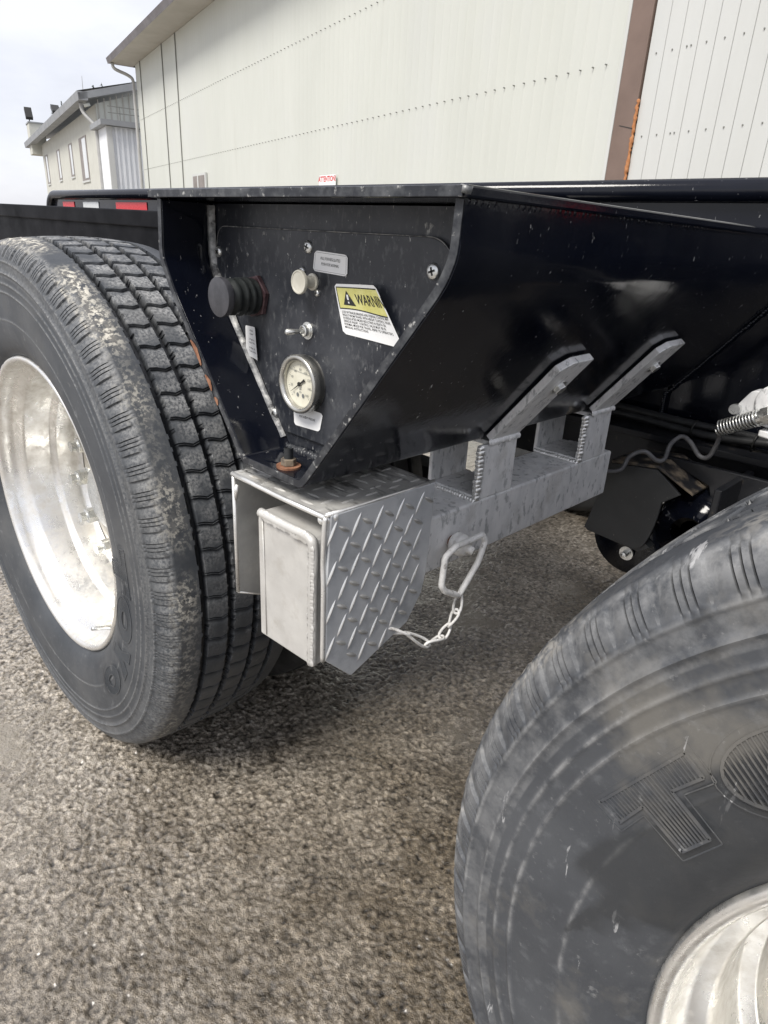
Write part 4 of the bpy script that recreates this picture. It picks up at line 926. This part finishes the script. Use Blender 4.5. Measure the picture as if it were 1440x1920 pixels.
rr[-1] = .012; bb.tube(pth, rr, 8)
bb.make('foam_sealant', 'foam', WH, smooth=True)
(BB().add([W3(-7.24, 7.985, 2.60), W3(-7.0, 7.985, 2.545), W3(-7.0, 7.985, 2.535), W3(-7.24, 7.985, 2.593)], [(0, 3, 2, 1)])).make('trim_crack', 'ink', WH)
# eave: soffit, fascia, gutter edge, roof
(BB().sbox(-36.45, 4.6, 7.02, 8.06, ZT+.01, ZT+.05)).make('soffit', 'soffit', WH)
(BB().sadd([(-36.5, 7.0, ZT-.02), (-36.5, 6.93, ZT+.20), (-36.5, 7.05, ZT+.20), (4.6, 7.0, ZT-.02), (4.6, 6.93, ZT+.20), (4.6, 7.05, ZT+.20)], [(0, 3, 4, 1), (1, 4, 5, 2), (0, 2, 5, 3), (0, 1, 2), (3, 5, 4)])).make('gutter', 'fascia', WH)
(BB().sadd([(-36.5, 6.97, ZT+.21), (4.6, 6.97, ZT+.21), (4.6, 20, ZT+2.4), (-36.5, 20, ZT+2.4)], [(0, 1, 2, 3)])).make('roof', 'roofgrey', WH)
(BB().sbox(-36.45, -36.40, 7.03, 8.3, ZT-.0, ZT+.30)).make('rake_board', 'fascia', WH)
bb = B(); bb.tube(smooth_path([W3(-36.15, 7.12, ZT), W3(-36.12, 7.2, ZT-.22), W3(-36.02, 7.75, ZT-.42), W3(-35.98, 7.93, ZT-.65), W3(-35.98, 7.93, ZT-1.4), W3(-35.98, 7.93, 0)], 5), .07, 12); bb.make('downpipe', 'pipe', WH, smooth=True)
# small window
WN = (BB().sbox(-27.62, -25.98, 7.955, 8.02, 1.6, 2.84)).make('window', 'siding2', WH)
(BB().sbox(-27.5, -26.1, 7.945, 7.953, 1.7, 2.76)).make('window_pane', 'reveal', WN)
(BB().sbox(-26.92, -26.80, 7.93, 7.944, 1.7, 2.76)).make('window_mullion', 'siding2', WN)
# sign on the wall
SG = (BB().sbox(-16.62, -15.72, 7.97, 7.985, 1.95, 2.355)).make('attention_sign', 'white')
tag(SG, label='small white sign with red ATTENTION! lettering screwed to the warehouse wall', category='sign')
tv, tf = text_geo('ATTENTION!', .17, 'CENTER', .004)
BB().sadd([(-16.17+x*.95, 7.9665, 2.265+z) for x, z in tv], tf).make('lettering', 'redink', SG)
for s in (-16.58, -15.76): BB().sadd([(s+.015*math.cos(R(60*k)), 7.965, 2.33+.015*math.sin(R(60*k))) for k in range(6)], [tuple(range(6))]).make('screw', 'seam', SG)

# office building beyond
OF = empty('office_building', W3(-60, 8, 0), label='smaller two storey cream building with narrow windows beyond the warehouse', category='building')
zt = 7.25
(BB().sbox(-76.1, -46.4, 8, 16, 0, zt)).make('wall', 'stucco', OF)
for (a, c, z0, z1) in ((-74.47, -72.4, 3.95, 6.28), (-66.0, -64.2, 3.98, 6.15), (-59.0, -57.3, 3.95, 6.08), (-53.9, -50.9, 3.5, 6.05)):
    fr = (BB().sbox(a, c, 7.97, 8.01, z0, z1)).make('window', 'reveal', OF)
    (BB().sbox(a+(c-a)*.45, c-(c-a)*.08 if a > -54 else c-.1, 7.955, 7.968, z0+.12, z1-.12)).make('window_pane', 'glass', fr)
    (BB().sbox(a-.05, c+.05, 7.93, 8.0, z0-.12, z0-.01)).make('window_sill', 'siding2', fr)
(BB().sadd([(-80.5, 7.0, zt+.0), (-80.5, 6.95, zt+.42), (-45.6, 7.0, zt), (-45.6, 6.95, zt+.42), (-80.5, 7.5, zt), (-45.6, 7.5, zt), (-80.5, 7.5, zt+.42), (-45.6, 7.5, zt+.42)], [(0, 2, 3, 1), (0, 4, 5, 2), (1, 3, 7, 6), (0, 1, 6, 4), (2, 5, 7, 3)])).make('gutter', 'roofgrey', OF)
(BB().sadd([(-80.5, 6.98, zt+.43), (-45.6, 6.98, zt+.43), (-45.6, 12, zt+1.75), (-80.5, 12, zt+1.75)], [(0, 1, 2, 3)])).make('roof', 'roofgrey', OF)
(BB().sadd([(-46.38, 8, zt), (-46.38, 12, zt+1.3), (-46.38, 16, zt), (-46.38, 8, 6.2), (-46.38, 16, 6.2)], [(0, 3, 4, 2, 1)])).make('gable_wall', 'siding', OF)
bb = BB(); D = 8.1
while D < 12: bb.sbox(-46.36, -46.33, D, D+.05, 6.3, zt+.2+(D-8)*.3); D += .35
tag(bb.make('gable_ribs', 'soffit', OF), kind='stuff')
(BB().sadd([(-46.3, 7.0, zt-.02), (-45.6, 7.0, zt-.02), (-45.6, 12, zt+1.4), (-46.3, 12, zt+1.4), (-46.3, 7.0, zt+.33), (-45.6, 7.0, zt+.33), (-45.6, 12, zt+1.74), (-46.3, 12, zt+1.74)], [(0, 1, 2, 3), (1, 5, 6, 2), (0, 4, 5, 1)])).make('rake_board', 'roofgrey', OF)
bb = B(); bb.tube(smooth_path([W3(-46.7, 7.25, zt), W3(-46.6, 7.35, zt-.5), W3(-45.9, 7.8, zt-1.2), W3(-45.9, 7.85, zt-1.8), W3(-45.9, 7.85, 0)], 5), .11, 10); bb.make('downpipe', 'pipe', OF, smooth=True)
AN = (BB().sbox(-46.3, -43.2, 7.9, 12, 0, 5.85)).make('annex_wall', 'annex', OF)
bb = BB(); D = 8.05
while D < 12: bb.sbox(-43.19, -43.12, D, D+.11, 0, 5.84); D += .27
tag(bb.make('annex_ribs', 'annex', AN), kind='stuff')
(BB().sbox(-43.25, -43.05, 7.85, 8.15, 0, 5.84)).make('annex_corner', 'siding2', AN)
(BB().sbox(-46.35, -42.8, 7.55, 12, 5.86, 6.12)).make('annex_roof', 'roofgrey', OF)
bb = BB()
for z in (6.45, 6.75): bb.sbox(-43.0, -42.95, 8.0, 12, z, z+.04)
for D in (8.6, 10.0, 11.4): bb.sbox(-43.0, -42.95, D, D+.04, 6.12, 6.8)
bb.make('railing', 'seam', OF)
(BB().sbox(-78.5, -76.2, 7.2, 8.5, 6.5, 9.0)).make('parapet_box', 'stucco', OF)
(BB().sbox(-78.6, -76.1, 7.15, 8.55, 9.01, 9.12)).make('parapet_cap', 'roofgrey', OF)
bb = B(); bb.tube([W3(-46.0, 7.5, 7.0), W3(-46.0, 7.45, 7.15)], .18, 12); bb.make('wall_lamp', 'siding', OF, smooth=True)
# flood lights and antennas on the roofs
def flood(s, D, z, lab, tilt, sc_=1.):
    e = empty('flood_light', W3(s, D, z), label=lab, category='flood light', group='flood lights on the far roof')
    B().tube([W3(s, D, z), W3(s, D, z+.5*sc_)], .05*sc_, 8).make('stand', 'seam', e)
    c = W3(s, D, z+.75*sc_); M3 = Matrix.Rotation(tilt, 3, BN); v = [c+M3 @ (BD*a+Vector((0, 0, h)))+BN*d for a in (-.55*sc_, .55*sc_) for h in (-.16*sc_, .16*sc_) for d in (-.3*sc_, .3*sc_)]
    B().add(v, [(0, 1, 3, 2), (4, 6, 7, 5), (0, 4, 5, 1), (2, 3, 7, 6), (0, 2, 6, 4), (1, 5, 7, 3)]).make('lamp_head', 'ink', e)
flood(-77.3, 7.4, 9.12, 'flood light on a thin arm, leftmost on the far parapet', .9, 1.0)
flood(-60.3, 7.6, 7.7, 'square flood light on the far roof edge, right of the parapet', .5, .9)
a1 = empty('antenna', W3(-49.6, 7.9, 7.5), label='thin whip antenna on the far roof ridge', category='antenna', group='antennas')
B().tube([W3(-49.6, 7.9, 7.4), W3(-49.35, 7.9, 9.0)], [.03, .012], 6).make('mast', 'pipe', a1)
a2 = empty('antenna', W3(-60, 12.1, 8.8), label='small crossbar antenna near the warehouse gutter', category='antenna', group='antennas')
B().tube([W3(-60, 12.1, 8.8), W3(-60, 12.1, 10.55)], .035, 6).make('mast', 'pipe', a2)
B().tube([W3(-61, 11.8, 10.2), W3(-59, 12.4, 10.2)], .03, 6).make('crossbar', 'pipe', a2); B().tube([W3(-60.5, 11.7, 10.4), W3(-59.6, 12.6, 10.4)], .025, 6).make('crossbar', 'pipe', a2)
# spruce tops beyond the roof, getting smaller to the left
for k in range(9):
    s = -56-3.4*k; D = 10.2; top = 9.9+.16*k+random.uniform(-.15, .25)
    tr_ = empty('spruce_tree', W3(s, D+8, 0), label='dark spruce top showing over the far roof', category='tree', group='spruces beyond the far roof')
    D = 18; s2_ = s*D/10.2; top = 1.04+(top-1.04)*D/10.2; s = s2_
    tr_.location = W3(s, D, 0); WLOC[tr_.name] = W3(s, D, 0)
    B().tube([W3(s, D, 0), W3(s, D, top)], [.18, .02], 6).make('trunk', 'bark', tr_)
    v = []; f = []; h = top
    for i in range(260):
        t = random.random()**.7; z = top-5.0*t; rr = .12+1.25*t; a = random.uniform(0, 6.28); r_ = rr*random.uniform(.5, 1)
        c = W3(s+r_*math.cos(a), D+r_*math.sin(a), z-.12*rr); d = Vector((math.cos(a), math.sin(a), -.5)).normalized()*.24; e = Vector((-d.y, d.x, 0)).normalized()*.08
        m_ = len(v); v += [c-d-e, c+d, c-d+e]; f.append((m_, m_+1, m_+2))
    B().add(v, f).make('crown', 'treegreen', tr_)
for k, (z0, z1) in enumerate(((7.3, 6.6), (5.2, 4.4))):
    w = B().tube([W3(-150, 8+8*math.sin(i/9*3.14)*0, z0+.0*i-(.4*math.sin(i/9*math.pi))) if i == 0 else W3(-150+i*8.5, 20, (z0*2.2)*(1-i/9)+z1*2.2*(i/9)-.6*math.sin(i/9*math.pi)) for i in range(1, 10)], .03, 5).make('power_line', 'seam')
    tag(w, label=('upper' if k == 0 else 'lower')+' thin power line in the sky left of the far building', category='power line', group='power lines')
